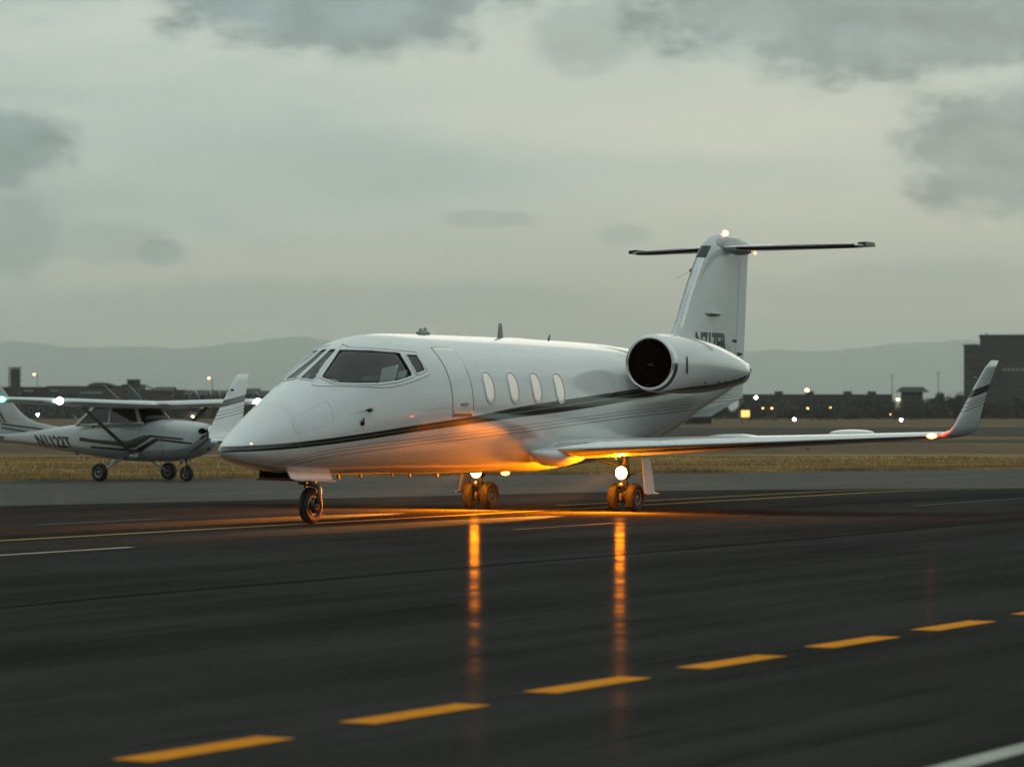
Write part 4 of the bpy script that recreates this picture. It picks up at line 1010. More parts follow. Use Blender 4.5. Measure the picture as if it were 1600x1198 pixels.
def jw(s_):
    S_ = wsecs(s_); wg = J('wing', wing_loft(S_[:10], n=18), 'white_paint', jet)
    # leading-edge boot of bare metal
    rings = []
    for le, ch, nd, tt in S_[2:9]:
        nd = Vector(nd).normalized(); le = Vector(le)
        af = [(q, k) for q, k in airfoil(18, tt) if q < .075]; n_ = len(airfoil(18, tt)); af = sorted([q for q in af if q[1] >= 0], key=lambda q: -q[0])+sorted([q for q in af if q[1] < 0], key=lambda q: q[0])
        rings.append([tuple(le+Vector((-q*ch+.004, 0, 0))+nd*(k*ch*1.03)) for q, k in af])
    J('leading_edge', loft(rings, False, False), 'polished_metal', wg)
    wl = J('winglet', wing_loft(S_[9:], n=18), 'jet_paint', jet)
    me = wl.data; co = np.zeros(len(me.vertices)*3); me.vertices.foreach_get('co', co); co = co.reshape(-1, 3)
    a = me.attributes.new('band', 'FLOAT', 'POINT'); b = me.attributes.new('pin', 'FLOAT', 'POINT')
    a.data.foreach_set('value', ((co[:, 2]-1.735+.14*(co[:, 0]+1))/.05).astype(np.float32)); b.data.foreach_set('value', (co[:, 2]-1.57+.14*(co[:, 0]+1)).astype(np.float32))
    # hinge line, aileron, flap fairings
    for lat, L_, h_ in ((3.05, .62, .06), (4.72, .5, .055)):
        le = 1.77-.347*(lat-.95); z_ = .93+.032*(lat-.95)
        J('wing_fairing', ellipsoid((le-1.0, lat*s_, z_+.095), (.30, .42*(L_/.62), h_)), 'white_paint', wg)
    zt = lambda lat, f_: .93+.032*(lat-.95)+.0
    def pnl(nm, la, lb, c0, c1, m_):
        pts = []
        for lat in (la, lb):
            le = 1.77-.347*(lat-.95); te = -1.03-.022*lat; ch = le-te; z_ = .93+.032*(lat-.95)
            pts.append([(te+c0*ch, lat*s_, z_+.024*ch*1.15+.004), (te-.02, lat*s_, z_+.006), (te-.02, lat*s_, z_-.006), (te+c0*ch, lat*s_, z_-.024*ch)])
        J(nm, loft(pts), m_, wg, False)
    pnl('flap', 1.15, 3.75, .2, 0, 'dirty_white'); pnl('aileron', 3.80, 5.9, .2, 0, 'dirty_white')
    # belly glove where the wing root meets the fuselage
    J('wing_root_fairing', loft([[(X, s_*(.86+wy*math.cos(t)), zc_+hz*math.sin(t)) for t in np.linspace(0, 2*PI, 28, endpoint=False)] for X, wy, zc_, hz in
        ((2.28, .01, .90, .01), (2.20, .09, .88, .06), (2.0, .17, .855, .105), (1.75, .23, .835, .135), (1.4, .27, .825, .14), (1.05, .25, .85, .12), (.8, .22, .89, .09), (.2, .20, .91, .075), (-.6, .17, .90, .07), (-1.2, .12, .91, .055), (-1.7, .05, .93, .02))]), 'white_paint', jet)
    nm_ = 'nav_red' if s_ > 0 else 'nav_green_dim'
    J('navigation_light', ellipsoid((-.03, 6.17*s_, 1.095), (.05, .075, .036)), nm_, jet)
    J('static_wick', tube([(-1.17, 5.8*s_, 1.085), (-1.33, 5.82*s_, 1.085)], .004, 5), 'black_paint', wg)
    wk = J('winglet_vent', ellipsoid((-1.02, 6.47*s_, 1.93), (.05, .02, .022)), 'black_paint', wl)
    return wg
for s_ in (1, -1): jw(s_)
lt = bpy.data.lights.new('nav_lamp', 'POINT'); lt.energy = 14; lt.color = (1, .06, .01); lt.shadow_soft_size = .04
lo = bpy.data.objects.new('nav_lamp', lt); COL.objects.link(lo); lo.parent = jet; lo.location = (.08, 6.17, 1.14)

# fin, rudder, ventral fin, tailplane
LEF = pchip([(2.0, -2.9), (2.45, -3.65), (2.75, -4.25), (3.56, -4.86), (4.27, -5.50), (4.42, -5.72), (4.49, -6.0), (4.52, -6.25)])
TEF = pchip([(1.9, -7.03), (2.42, -7.12), (4.19, -7.34), (4.30, -7.36), (4.40, -7.1), (4.52, -6.7)])
rings = []
for z_ in [2.1, 2.3, 2.45, 2.6, 2.75, 3.0, 3.3, 3.6, 3.9, 4.1, 4.27, 4.35, 4.42, 4.47, 4.50, 4.52]:
    le, te = LEF(z_), TEF(z_); ch = le-te; tk = min(.26, ch*.105)*(1 if z_ < 4.3 else max(.25, (4.56-z_)/.26))
    rings.append([(le-q*ch, yy*tk/.105*1.0, z_) for q, yy in airfoil(22, .105)])
fin = J('fin', loft(rings), 'jet_paint_sooty', jet)
a = fin.data.attributes.new('band', 'FLOAT', 'POINT'); a.data.foreach_set('value', [9.0]*len(fin.data.vertices)); a = fin.data.attributes.new('pin', 'FLOAT', 'POINT'); a.data.foreach_set('value', [9.0]*len(fin.data.vertices))
def finy(X, z_):
    le, te = LEF(z_), TEF(z_); ch = le-te; q = min(max((le-X)/ch, .001), 1); tk = min(.26, ch*.105)
    yt = 5*.105*(.2969*math.sqrt(q)-.1260*q-.3516*q*q+.2843*q**3-.1015*q**4); return yt*tk/.105
for s_ in (1, -1):
    # bare leading edge strip
    J('fin_leading_edge', loft([[(LEF(z_)-d, s_*(finy(LEF(z_)-d, z_)+.003), z_) for d in (.01, .04, .08, .13)] for z_ in np.linspace(2.85, 4.08, 16)], False, False), 'polished_metal', fin)
    J('rudder_seam', loft([[(TEF(z_)+.42+d, s_*(finy(TEF(z_)+.42, z_)+.002), z_) for d in (-.004, .004)] for z_ in np.linspace(2.5, 4.15, 12)], False, False), 'seam_grey', fin)
    J('rudder_hinge', ellipsoid((-6.65, s_*finy(-6.65, 3.0), 2.72), (.10, .02, .03)), 'black_paint', fin)
    J('rudder_hinge', ellipsoid((-6.9, s_*finy(-6.9, 2.55), 2.50), (.13, .02, .035)), 'black_paint', fin)
    J('fin_air_scoop', ellipsoid((-5.62, s_*(finy(-5.62, 3.15)), 3.15), (.33, .055, .035)), 'dirty_white', fin)
    J('scoop_mouth', ellipsoid((-5.60, s_*(finy(-5.6, 3.15)+.035), 3.128), (.20, .03, .022)), 'brick', fin)
J('leading_edge_patch', loft([[(LEF(z_)-d+.012, yy, z_) for d, yy in ((.17, -finy(LEF(z_)-.17, z_)-.010), (.05, -finy(LEF(z_)-.05, z_)-.012), (0, 0), (.05, finy(LEF(z_)-.05, z_)+.012), (.17, finy(LEF(z_)-.17, z_)+.010))] for z_ in np.linspace(4.09, 4.29, 6)], False, False), 'black_paint', fin)
# registration on the fin
for s_ in (1, -1):
    tm = text_mesh('registration', 'N717EB', .46, bold=.018, extrude=.001)
    o = link('registration', tm, fin); tm.materials.append(M('black_paint'))
    co = np.zeros(len(tm.vertices)*3); tm.vertices.foreach_get('co', co); co = co.reshape(-1, 3)
    wdt = co[:, 0].max()-co[:, 0].min(); co[:, 0] -= co[:, 0].min()
    u = co[:, 0]/wdt; Z = 2.50+co[:, 1]; X = (-4.93-1.27*u) if s_ > 0 else (-6.20+1.27*u)
    nv = np.array([[X[i], s_*(finy(X[i], Z[i])+.003+co[i, 2]), Z[i]] for i in range(len(X))])
    tm.vertices.foreach_set('co', nv.ravel()); tm.update()
vo = [(-4.2, 1.62), (-4.55, 1.41), (-5.72, 1.43), (-6.97, 1.755), (-7.02, 2.15), (-6.4, 2.1)]
vf_ = J('ventral_fin', loft([[(a, k*(1 if b > 1.5 else .6), b) for a, b in vo] for k in (-.05, .05)]), 'jet_paint', jet, False); stripes(vf_.data)
# tail fairing and tailplane
tl = []
for X, r_, zc_ in ((-5.75, .02, 4.30), (-5.95, .10, 4.32), (-6.3, .165, 4.34), (-6.8, .17, 4.33), (-7.3, .11, 4.32), (-7.62, .03, 4.31)):
    tl.append([(X, r_*math.cos(t)*.9, zc_+r_*math.sin(t)) for t in np.linspace(0, 2*PI, 20, endpoint=False)])
J('tail_fairing', loft(tl), 'dirty_white', jet)
for s_ in (1, -1):
    sc_ = [((-6.02-.56*lat, lat*s_, 4.275+.012*lat), 1.30-.315*lat, (0, 0, 1), .085) for lat in (0, .2, .8, 1.5, 2.0, 2.15)]+[((-6.02-.56*2.2-.05, 2.2*s_, 4.303), .52, (0, 0, 1), .05)]
    tp = J('tailplane', wing_loft(sc_, n=14), 'white_paint', jet)
    J('tip_weight', loft([[(-7.28-a, 2.16*s_+b, 4.318+c) for b, c in ((-.1, -.02), (-.09, .035), (.05, .045), (.055, -.02))] for a in (0, .15, .42)]), 'black_paint', tp, False)
    J('deice_boot', loft([[(-6.02-.56*lat+.004-q, lat*s_, 4.275+.012*lat+k) for q, k in ((.10, .033), (.03, .022), (0, 0), (.03, -.022), (.10, -.033))] for lat in (.3, 1.2, 2.05)], False, False), 'boot_rubber', tp)
    J('elevator_underside', loft([[(-6.02-.56*lat-.1, lat*s_, 4.275+.012*lat-.040*(1-.3*lat/2.2)-.003), (-6.02-.56*lat-(1.30-.315*lat)*.95, lat*s_, 4.275+.012*lat-.012)] for lat in (.35, 1.2, 2.05)], False, False), 'grey_metal', tp)
J('beacon', ellipsoid((-6.43, 0, 4.545), (.07, .045, .045)), 'beacon_glow', jet)
J('tail_light', ellipsoid((-7.66, 0, 4.25), (.022, .02, .02)), 'small_orange', jet)
J('fin_aerial', tube([(-5.02, 0, 3.84), (-5.04, .0, 3.88)], .02, 6), 'grey_metal', jet)

# engines
for s_ in (1, -1):
    yc = 1.35*s_; cen = lambda X: (yc, 2.235-.022*max(0, -X-1.2)**1.5)
    n_ = 56
    outer = [(-.66, .375), (-.645, .392), (-.66, .412), (-.72, .428), (-.85, .442), (-1.1, .455), (-1.5, .458), (-2.0, .445), (-2.5, .415), (-2.9, .37), (-3.3, .315), (-3.7, .25), (-3.95, .205), (-3.96, .185), (-3.7, .19), (-3.2, .22)]
    inner = [(-.66, .375), (-.70, .362), (-.85, .352), (-1.2, .36), (-1.5, .365)]
    V, F = loft([[(a, cen(a)[0]+r_*math.cos(t), cen(a)[1]+r_*math.sin(t)) for t in np.linspace(0, 2*PI, n_, endpoint=False)] for a, r_ in outer[3:]], False)
    nac = J('engine_nacelle', (V, F), 'jet_paint', jet)
    NB = pchip([(-4.1, 2.08), (-3.6, 2.00), (-3.0, 1.925), (-2.24, 1.855), (-1.3, 1.80), (-.9, 1.74), (-.5, 1.70)]); NH = pchip([(-4.1, .055), (-.5, .065)])
    stripes(nac.data, NB, NH, pchip([(-9, 0), (0, 0)]))
    J('intake_lip', loft([[(a, cen(a)[0]+r_*math.cos(t), cen(a)[1]+r_*math.sin(t)) for t in np.linspace(0, 2*PI, n_, endpoint=False)] for a, r_ in [(-.86, .345)]+[(-.76, .352), (-.70, .362)]+outer[:3]+[(-.70, .4245), (-.765, .4375)]], False), 'polished_metal', nac)
    J('intake_duct', loft([[(a, cen(a)[0]+r_*math.cos(t), cen(a)[1]+r_*math.sin(t)) for t in np.linspace(0, 2*PI, n_, endpoint=False)] for a, r_ in [(-.80, .348), (-1.0, .352), (-1.3, .36), (-1.62, .362), (-1.64, .001)]], False), 'void_shade', nac)
    J('spinner', loft([[(a, cen(a)[0]+r_*math.cos(t), cen(a)[1]+r_*math.sin(t)) for t in np.linspace(0, 2*PI, 24, endpoint=False)] for a, r_ in [(-1.25, .004), (-1.3, .05), (-1.4, .09), (-1.58, .12)]]), 'void_shade', nac)
    fb = []
    for k in range(24):
        t = 2*PI*k/24; c_, sn = math.cos(t), math.sin(t); cy_, cz_ = cen(-1.5)
        def pp(a, r_, d): return (a, cy_+r_*c_-d*sn, cz_+r_*sn+d*c_)
        fb.append(hexa([pp(-1.50, .11, -.012), pp(-1.50, .355, -.03), pp(-1.505, .355, -.028), pp(-1.505, .11, -.008)], [pp(-1.56, .11, .012), pp(-1.56, .355, .03), pp(-1.565, .355, .032), pp(-1.565, .11, .016)]))
    fo = J('fan_blades', join(*fb), 'void_shade', nac, False)
    J('exhaust_nozzle', loft([[(a, cen(a)[0]+r_*math.cos(t), cen(a)[1]+r_*math.sin(t)) for t in np.linspace(0, 2*PI, 32, endpoint=False)] for a, r_ in [(-3.85, .19), (-3.98, .17), (-4.08, .15), (-4.07, .138), (-3.9, .15), (-3.6, .16)]], False), 'steel', nac)
    J('exhaust_cone', loft([[(a, cen(a)[0]+r_*math.cos(t), cen(a)[1]+r_*math.sin(t)) for t in np.linspace(0, 2*PI, 24, endpoint=False)] for a, r_ in [(-3.5, .12), (-3.9, .07), (-4.15, .005)]]), 'steel', nac)
    J('reverser_hinge', ellipsoid((-4.0, yc+.16*s_, cen(-4.0)[1]+.05), (.09, .025, .03)), 'steel', nac)
    J('pylon', wing_loft([((-1.15, .70*s_, 2.10), 2.9, (0, 0, 1), .075), ((-1.15, (1.35-.36)*s_, 2.18), 2.7, (0, 0, 1), .07)], n=14), 'white_paint', jet)
    for X, z_ in ((-1.9, 1.95), (-2.45, 1.96), (-2.75, 1.97)):
        r_ = pchip([(a, b) for a, b in sorted(outer[3:13])])(X); dz = z_-cen(X)[1]; yy = math.sqrt(max(r_*r_-dz*dz, 0))
        J('drain_slot', ellipsoid((X, yc+s_*yy, z_), (.022, .008, .045), 8, 6), 'black_paint', nac)
    J('cowl_latch', ellipsoid((-1.05, yc+.455*s_, 2.20), (.03, .01, .15), 10, 8), 'black_paint', nac)
J('tail_cone', ellipsoid((-7.12, 0, 2.235), (.10, .10, .11)), 'dirty_white', jet)

# undercarriage -------------------------------------------------------------
def jet_wheel(parent, x_, y_, r_, wd_, name='wheel', face=1):
    hw = wd_/2
    cen_ = lambda q: (x_, r_)
    ty = obj(name, revolve([(y_-hw*.55, r_*.52), (y_-hw*.92, r_*.68), (y_-hw, r_*.82), (y_-hw*.8, r_*.945), (y_-hw*.45, r_*.99), (y_-hw*.2, r_), (y_+hw*.2, r_), (y_+hw*.45, r_*.99), (y_+hw*.8, r_*.945), (y_+hw, r_*.82), (y_+hw*.92, r_*.68), (y_+hw*.55, r_*.52)], 36, 'y', cen_), 'black_rubber', parent)
    for sg in (1, -1):
        obj('rim', revolve([(y_+sg*hw*.5, r_*.56), (y_+sg*hw*.72, r_*.55), (y_+sg*hw*.75, r_*.47), (y_+sg*hw*.45, r_*.43), (y_+sg*hw*.4, r_*.2), (y_+sg*hw*.65, r_*.16), (y_+sg*hw*.68, .005)], 28, 'y', cen_), 'steel', ty)
        hs = []
        for k in range(8):
            t = 2*PI*k/8; hs.append(ellipsoid((x_+r_*.32*math.cos(t), y_+sg*hw*.46, r_+r_*.32*math.sin(t)), (r_*.06, .006, r_*.06), 8, 6))
        obj('bolt_ring', join(*hs), 'black_paint', ty)
    return ty
for s_ in (1, -1):
    mg = empty('main_gear', parent=jet); yc = 1.25*s_
    for d in (-.155, .155):
        jet_wheel(mg, 0, yc+d, .215, .145)
    obj('strut', join(tube([(0.0, yc, .26), (.0, yc, .62)], .045, 14), tube([(0, yc, .50), (.02, yc, .93)], .062, 14), tube([(0, yc-.2, .215), (0, yc+.2, .215)], .035, 12), tube([(0, yc, .2), (0, yc, .32)], .06, 12)), 'steel', mg)
    obj('torque_link', join(tube([(.05, yc, .30), (.17, yc, .40), (.06, yc, .52)], .016, 8), ellipsoid((.17, yc, .40), (.03, .05, .03))), 'steel', mg)
    obj('side_brace', join(tube([(.0, yc, .66), (.05, yc-.55*s_, .82)], .022, 8), tube([(.02, yc-.05, .72), (.30, yc-.1*s_, .88)], .018, 8)), 'steel', mg)
    obj('brake_line', join(tube([(.06, yc+.04, .85), (.09, yc+.06, .6), (.05, yc+.07, .4), (.0, yc+.06, .25)], .008, 6), tube([(-.05, yc-.04, .85), (-.07, yc-.06, .5), (-.02, yc-.07, .28)], .008, 6)), 'black_rubber', mg)
    obj('brake_pack', join(*[revolve([(yc+d-.035, .02), (yc+d-.035, .095), (yc+d+.035, .095), (yc+d+.035, .02)], 20, 'y', centre=lambda q: (0, .215)) for d in (-.06, .06)]), 'steel', mg)
    # outboard leg door, flared at its foot
    o1 = [(.02, yc+.27*s_, .80), (-.26, yc+.27*s_, .80), (-.26, yc+.29*s_, .80), (.02, yc+.29*s_, .80)]
    o2 = [(.03, yc+.31*s_, .50), (-.28, yc+.31*s_, .50), (-.28, yc+.33*s_, .50), (.03, yc+.33*s_, .50)]
    o3 = [(.06, yc+.34*s_, .285), (-.27, yc+.34*s_, .285), (-.27, yc+.36*s_, .285), (.06, yc+.36*s_, .285)]
    o4 = [(.06, yc+.42*s_, .255), (-.27, yc+.42*s_, .255), (-.27, yc+.43*s_, .275), (.06, yc+.43*s_, .275)]
    obj('gear_door', loft([o1, o2, o3, o4]), 'white_paint', mg, False)
    obj('door_link', tube([(0, yc+.05*s_, .55), (-.02, yc+.3*s_, .6)], .012, 6), 'steel', mg)
    # landing light on the strut, facing forward
    ll = obj('landing_light', revolve([(.05, .02), (.07, .06), (.115, .10), (.15, .105), (.15, .095)], 24, 'x', centre=lambda q: (yc, .585)), 'steel', mg)
    obj('lens', ellipsoid((.150, yc, .585), (.022, .095, .095)), 'landing_glow', ll)
    sp = bpy.data.lights.new('landing_beam', 'SPOT'); sp.energy = 2100; sp.color = (1.0, .235, .0); sp.spot_size = R(172); sp.spot_blend = .35; sp.shadow_soft_size = .07
    so = bpy.data.objects.new('landing_beam', sp); COL.objects.link(so); so.parent = ll; so.location = (.20, yc, .59)
    so.rotation_euler = Vector((-1, 0, .02)).to_track_quat('Z', 'Y').to_euler()
    sp = bpy.data.lights.new('landing_beam', 'SPOT'); sp.energy = 70000; sp.color = (1.0, .32, .03); sp.spot_size = R(15); sp.spot_blend = .8; sp.shadow_soft_size = .07
    so = bpy.data.objects.new('landing_beam', sp); COL.objects.link(so); so.parent = ll; so.location = (.21, yc, .59)
    so.rotation_euler = Vector((-1, -.03*s_, .145)).to_track_quat('Z', 'Y').to_euler()
ng = empty('nose_gear', parent=jet)
jet_wheel(ng, 7.01, 0, .245, .125)
obj('strut', join(tube([(6.99, 0, .56), (6.98, 0, .85)], .05, 14), tube([(6.99, 0, .50), (6.985, 0, .60)], .07, 14)), 'steel', ng)
obj('fork', join(tube([(6.99, 0, .56), (6.97, .03, .535), (6.94, .085, .50), (6.93, .10, .44), (7.0, .10, .245)], [.05, .045, .035, .03, .03], 10), tube([(7.0, -.09, .245), (7.0, .12, .245)], .028, 10)), 'steel', ng)
obj('steering_link', join(tube([(7.04, 0, .58), (7.20, .0, .55), (7.10, 0, .46)], .018, 8), box(7.16, 7.24, -.05, .05, .53, .57)), 'black_paint', ng)
obj('hub_cap', revolve([(.062, .11), (.075, .10), (.078, .04), (.085, .005)], 20, 'y', centre=lambda q: (7.01, .245)), 'black_paint', ng)
for s_ in (1, -1):
    a = [(7.95, .19*s_, .76), (6.88, .19*s_, .76), (6.88, .205*s_, .76), (7.95, .205*s_, .76)]
    b = [(7.90, .235*s_, .625), (6.86, .235*s_, .60), (6.86, .25*s_, .60), (7.90, .25*s_, .625)]
    c = [(7.88, .30*s_, .600), (6.84, .30*s_, .560), (6.84, .305*s_, .575), (7.88, .305*s_, .615)]
    obj('nose_gear_door', loft([a, b, c]), 'white_paint' if s_ > 0 else 'black_paint', ng, False)
obj('gear_bay', box(6.9, 7.9, -.18, .18, .63, .70), 'void_shade', ng, False)

# ================================================================== LIGHT AEROPLANE (x forward, y port, z up; origin under the main wheels)
CPHI = R(54.6)
CX, CY = -9.24, 81.5
lp_ = empty('light_aeroplane', (CX, CY, g(CY)-OFF+.048), (0, 0, math.atan2(-math.cos(CPHI), math.sin(CPHI))),
            'small white high-wing propeller plane with green and black stripes, parked behind the jet nose', 'aeroplane')
def K(name, vf, m, parent=None, smooth=True, sharp=None):
    o = obj(name, vf, m, parent or lp_, smooth)
    if sharp: autosmooth(o, sharp)
    return o
kt = pchip([(2.42, 1.20), (2.36, 1.36), (2.2, 1.415), (1.9, 1.45), (1.45, 1.485), (1.0, 1.50), (.3, 1.50), (-.9, 1.47), (-1.5, 1.41), (-2.5, 1.30), (-3.6, 1.19), (-4.9, 1.10), (-5.4, 1.06)])
kb = pchip([(2.42, .98), (2.36, .78), (2.2, .68), (1.9, .58), (1.45, .50), (.8, .47), (0, .48), (-.8, .54), (-1.6, .63), (-2.5, .74), (-3.6, .86), (-4.9, .96), (-5.4, 1.0)])
kw = pchip([(2.42, .16), (2.36, .33), (2.2, .40), (1.9, .44), (1.45, .48), (.8, .53), (0, .54), (-.8, .50), (-1.6, .41), (-2.5, .31), (-3.6, .20), (-4.9, .09), (-5.4, .03)])
def khull(X, a, off=0.0):
    t_, b_, w_ = kt(X), kb(X), kw(X); zc = (t_+b_)/2; h = (t_-b_)/2; e = 2/2.7; s, c = math.sin(a), math.cos(a)
    v_ = Vector((X, w_*math.copysign(abs(s)**e, s), zc+h*math.copysign(abs(c)**e, c)))
    if off: n_ = Vector((0, (v_.y)/max(w_, .01)**2, (v_.z-zc)/max(h, .01)**2)).normalized(); v_ += n_*off
    return v_
rings = [[tuple(khull(X, 2*PI*j/56)) for j in range(96)] for X in [2.42, 2.40, 2.37, 2.33, 2.27]+list(np.linspace(2.2, -5.4, 70))]
kf = K('fuselage', loft(rings), 'cessna_white')
def kskin(X, z_, s_, off):
    t_, b_, w_ = kt(X), kb(X), kw(X); zc = (t_+b_)/2; h = (t_-b_)/2; q = min(abs((z_-zc)/h), .999)
    y_ = w_*(1-q**2.7)**(1/2.7); return Vector((X, s_*(y_+off), z_))
def kstripe(name, pts, m, s_, off=.010):
    """pts: quads (x, z) four corners, printed on the side"""
    V = []; F = []
    for quad in pts:
        for i in range(7):
            for j in range(3):
                u, v_ = i/6, j/2; a = Vector(quad[0]).lerp(Vector(quad[1]), u); b = Vector(quad[3]).lerp(Vector(quad[2]), u); p = a.lerp(b, v_*1.5-.25)+Vector((.40, -.02))
                V.append(kskin(p.x, p.y, s_, off))
        k = len(V)-21
        for i in range(6):
            for j in range(2): q = k+i*3+j; F.append((q, q+1, q+4, q+3))
    me = mesh_data(name, V, F, m, True); return link(name, me, kf)
mat('stripe_green', (.045, .075, .03), .35, coat=.4)
for s_ in (1, -1):
    # swoosh: low band from the rear, step up, run to the cowl
    kstripe('stripe', [[(-1.82, 1.07), (-.62, .94), (-.62, .90), (-1.82, 1.005)], [(-.62, .94), (.02, .885), (.02, .83), (-.62, .90)], [(-.02, .885), (.55, 1.14), (.62, 1.115), (.06, .84)], [(.55, 1.14), (1.55, 1.06), (1.55, 1.035), (.60, 1.10)]], 'black_paint', s_)
    kstripe('stripe', [[(-1.42, .86), (-.25, .80), (-.25, .765), (-1.42, .83)], [(-.25, .80), (.16, .765), (.16, .73), (-.25, .765)], [(.14, .785), (.74, 1.06), (.82, 1.03), (.22, .735)], [(.74, 1.06), (1.80, .955), (1.80, .93), (.80, 1.02)]], 'black_paint', s_)
    kstripe('stripe', [[(-1.60, 1.04), (-.60, .985), (-.60, .945), (-1.60, 1.035)], [(-.60, .985), (-.10, .98), (0, .90), (-.60, .945)], [(-.10, .98), (.40, 1.14), (.50, 1.13), (0, .90)]], 'stripe_green', s_, .007)
    tm = text_mesh('registration', 'N1122T', .40, bold=.010, extrude=.001, shear=-.0)
    tm.materials.append(M('black_paint')); co = np.zeros(len(tm.vertices)*3); tm.vertices.foreach_get('co', co); co = co.reshape(-1, 3)
    co[:, 0] -= co[:, 0].min(); wdt = co[:, 0].max(); u = co[:, 0]/wdt
    X0 = -2.92 if s_ < 0 else -1.70; Zz = .815+co[:, 1]*.98
    Xc = (X0+1.28*u-.22*(co[:, 1]/.29)) if s_ < 0 else (X0-1.28*u+.1*(co[:, 1]/.29))
    Zz = Zz+(.055*(u-.5)*-1 if s_ < 0 else .055*(u-.5))
    tm.vertices.foreach_set('co', np.array([kskin(Xc[i], Zz[i], s_, .013+co[i, 2]) for i in range(len(u))]).ravel()); tm.update(); link('registration', tm, kf)
    # cowl and door seams
    V = []
    for z_ in np.linspace(.62, 1.44, 14): V += [kskin(1.30, z_, s_, .002), kskin(1.312, z_, s_, .002)]
    link('cowl_seam', mesh_data('cowl_seam', V, [(2*i, 2*i+1, 2*i+3, 2*i+2) for i in range(13)], 'seam_grey', False), kf)
    dpts = [(.55, .66), (.62, 1.40), (-.32, 1.40), (-.32, .66)]; V = []; F = []
    for i in range(4):
        a, b = Vector(dpts[i]), Vector(dpts[(i+1) % 4]); t = (b-a).normalized(); nn = Vector((t.y, -t.x))*.006
        for k in range(9):
            p = a.lerp(b, k/8); V += [kskin(p.x-nn.x, p.y-nn.y, s_, .002), kskin(p.x+nn.x, p.y+nn.y, s_, .002)]
            if k < 8: q = len(V)-2; F.append((q, q+1, q+3, q+2))
    link('door_seam', mesh_data('door_seam', V, F, 'seam_grey', False), kf)
# cabin: roof, posts and panes
WZ = 1.79
def cab(X, z_, s_):    # cabin side wall, leaning in to the wing
    t = (z_-1.40)/(WZ-1.40); return Vector((X, s_*(.50-.075*t), z_))
def post(name, a, b, th, s_, m='cessna_white'):
    (xa, za), (xb, zb) = a, b
    p = [cab(xa-th/2, za, s_), cab(xa+th/2, za, s_), cab(xb+th/2, zb, s_), cab(xb-th/2, zb, s_)]
    V = [v_+Vector((0, s_*.012, 0)) for v_ in p]+[v_-Vector((0, s_*.04, 0)) for v_ in p]
    return K(name, (V, [(0, 1, 2, 3), (7, 6, 5, 4), (0, 1, 5, 4), (1, 2, 6, 5), (2, 3, 7, 6), (3, 0, 4, 7)]), m, None, False)
for s_ in (1, -1):
    def pane(name, pts):
        V = [cab(a, b, s_)+Vector((0, -s_*.006, 0)) for a, b in pts]+[cab(a, b, s_)+Vector((0, -s_*.014, 0)) for a, b in pts]; n = len(pts)
        return K(name, (V, [tuple(range(n)), tuple(range(2*n-1, n-1, -1))]+[(i, (i+1) % n, n+(i+1) % n, n+i) for i in range(n)]), 'cessna_glass', None, False)
    glass('cessna_glass', (.16, .18, .18)) if 'cessna_glass' not in MATS else None
    pane('door_window', [(.52, 1.40), (.36, WZ), (-.36, WZ), (-.36, 1.40)])
    pane('rear_side_window', [(-.42, 1.38), (-.42, WZ-.02), (-.95, WZ-.04), (-1.42, 1.40)])
    post('door_post', (-.39, 1.36), (-.39, WZ+.02), .07, s_); post('front_post', (.62, 1.38), (.40, WZ+.02), .085, s_)
    post('rear_post', (-1.50, 1.34), (-.98, WZ), .10, s_)
    sill = [cab(a, 1.395, s_) for a in (.7, -1.5)]
    K('window_sill', join(tube([Vector((.72, s_*.50, 1.40)), Vector((-.4, s_*.505, 1.385)), Vector((-1.52, s_*.44, 1.355))], .035, 8)), 'cessna_white')
V = []; F = []
for i in range(9):              # curved windscreen between the front posts
    a = -1+i/4; yb_ = .46*a; yt = .41*a
    V += [(1.10-.42*a*a, yb_, 1.485-.05*a*a), (.78-.20*a*a, yb_*.5+yt*.5, 1.67), (.50-.08*a*a, yt, WZ+.01)]
for i in range(8):
    for j in range(2): k = i*3+j; F.append((k, k+1, k+4, k+3))
glass('windscreen_glass', (.26, .28, .27), .04)
ws = link('windscreen', mesh_data('windscreen', V, F, 'windscreen_glass'), lp_)
md = ws.modifiers.new('s', 'SOLIDIFY'); md.thickness = .006
V = []; F = []
for i in range(7):
    a = -1+i/3; V += [(-1.46, .40*a, 1.40), (-1.0, .38*a, WZ-.02)]
for i in range(6): F.append((2*i, 2*i+1, 2*i+3, 2*i+2))
rw = link('rear_window', mesh_data('rear_window', V, F, 'cessna_glass'), lp_); md = rw.modifiers.new('s', 'SOLIDIFY'); md.thickness = .006
for yy in (.23, -.23):
    K('seat', join(box(-.28, -.16, yy-.2, yy+.2, 1.2, 1.68), box(-.70, -.20, yy-.2, yy+.2, 1.15, 1.24), box(-1.02, -.92, yy-.2, yy+.2, 1.2, 1.62)), 'seat_cloth', None, False)
K('instrument_panel', box(.60, .72, -.42, .42, 1.3, 1.53), 'cabin_dark', None, False)
K('roof_lining', box(-1.0, .42, -.36, .36, WZ-.03, WZ), 'cabin_dark', None, False)
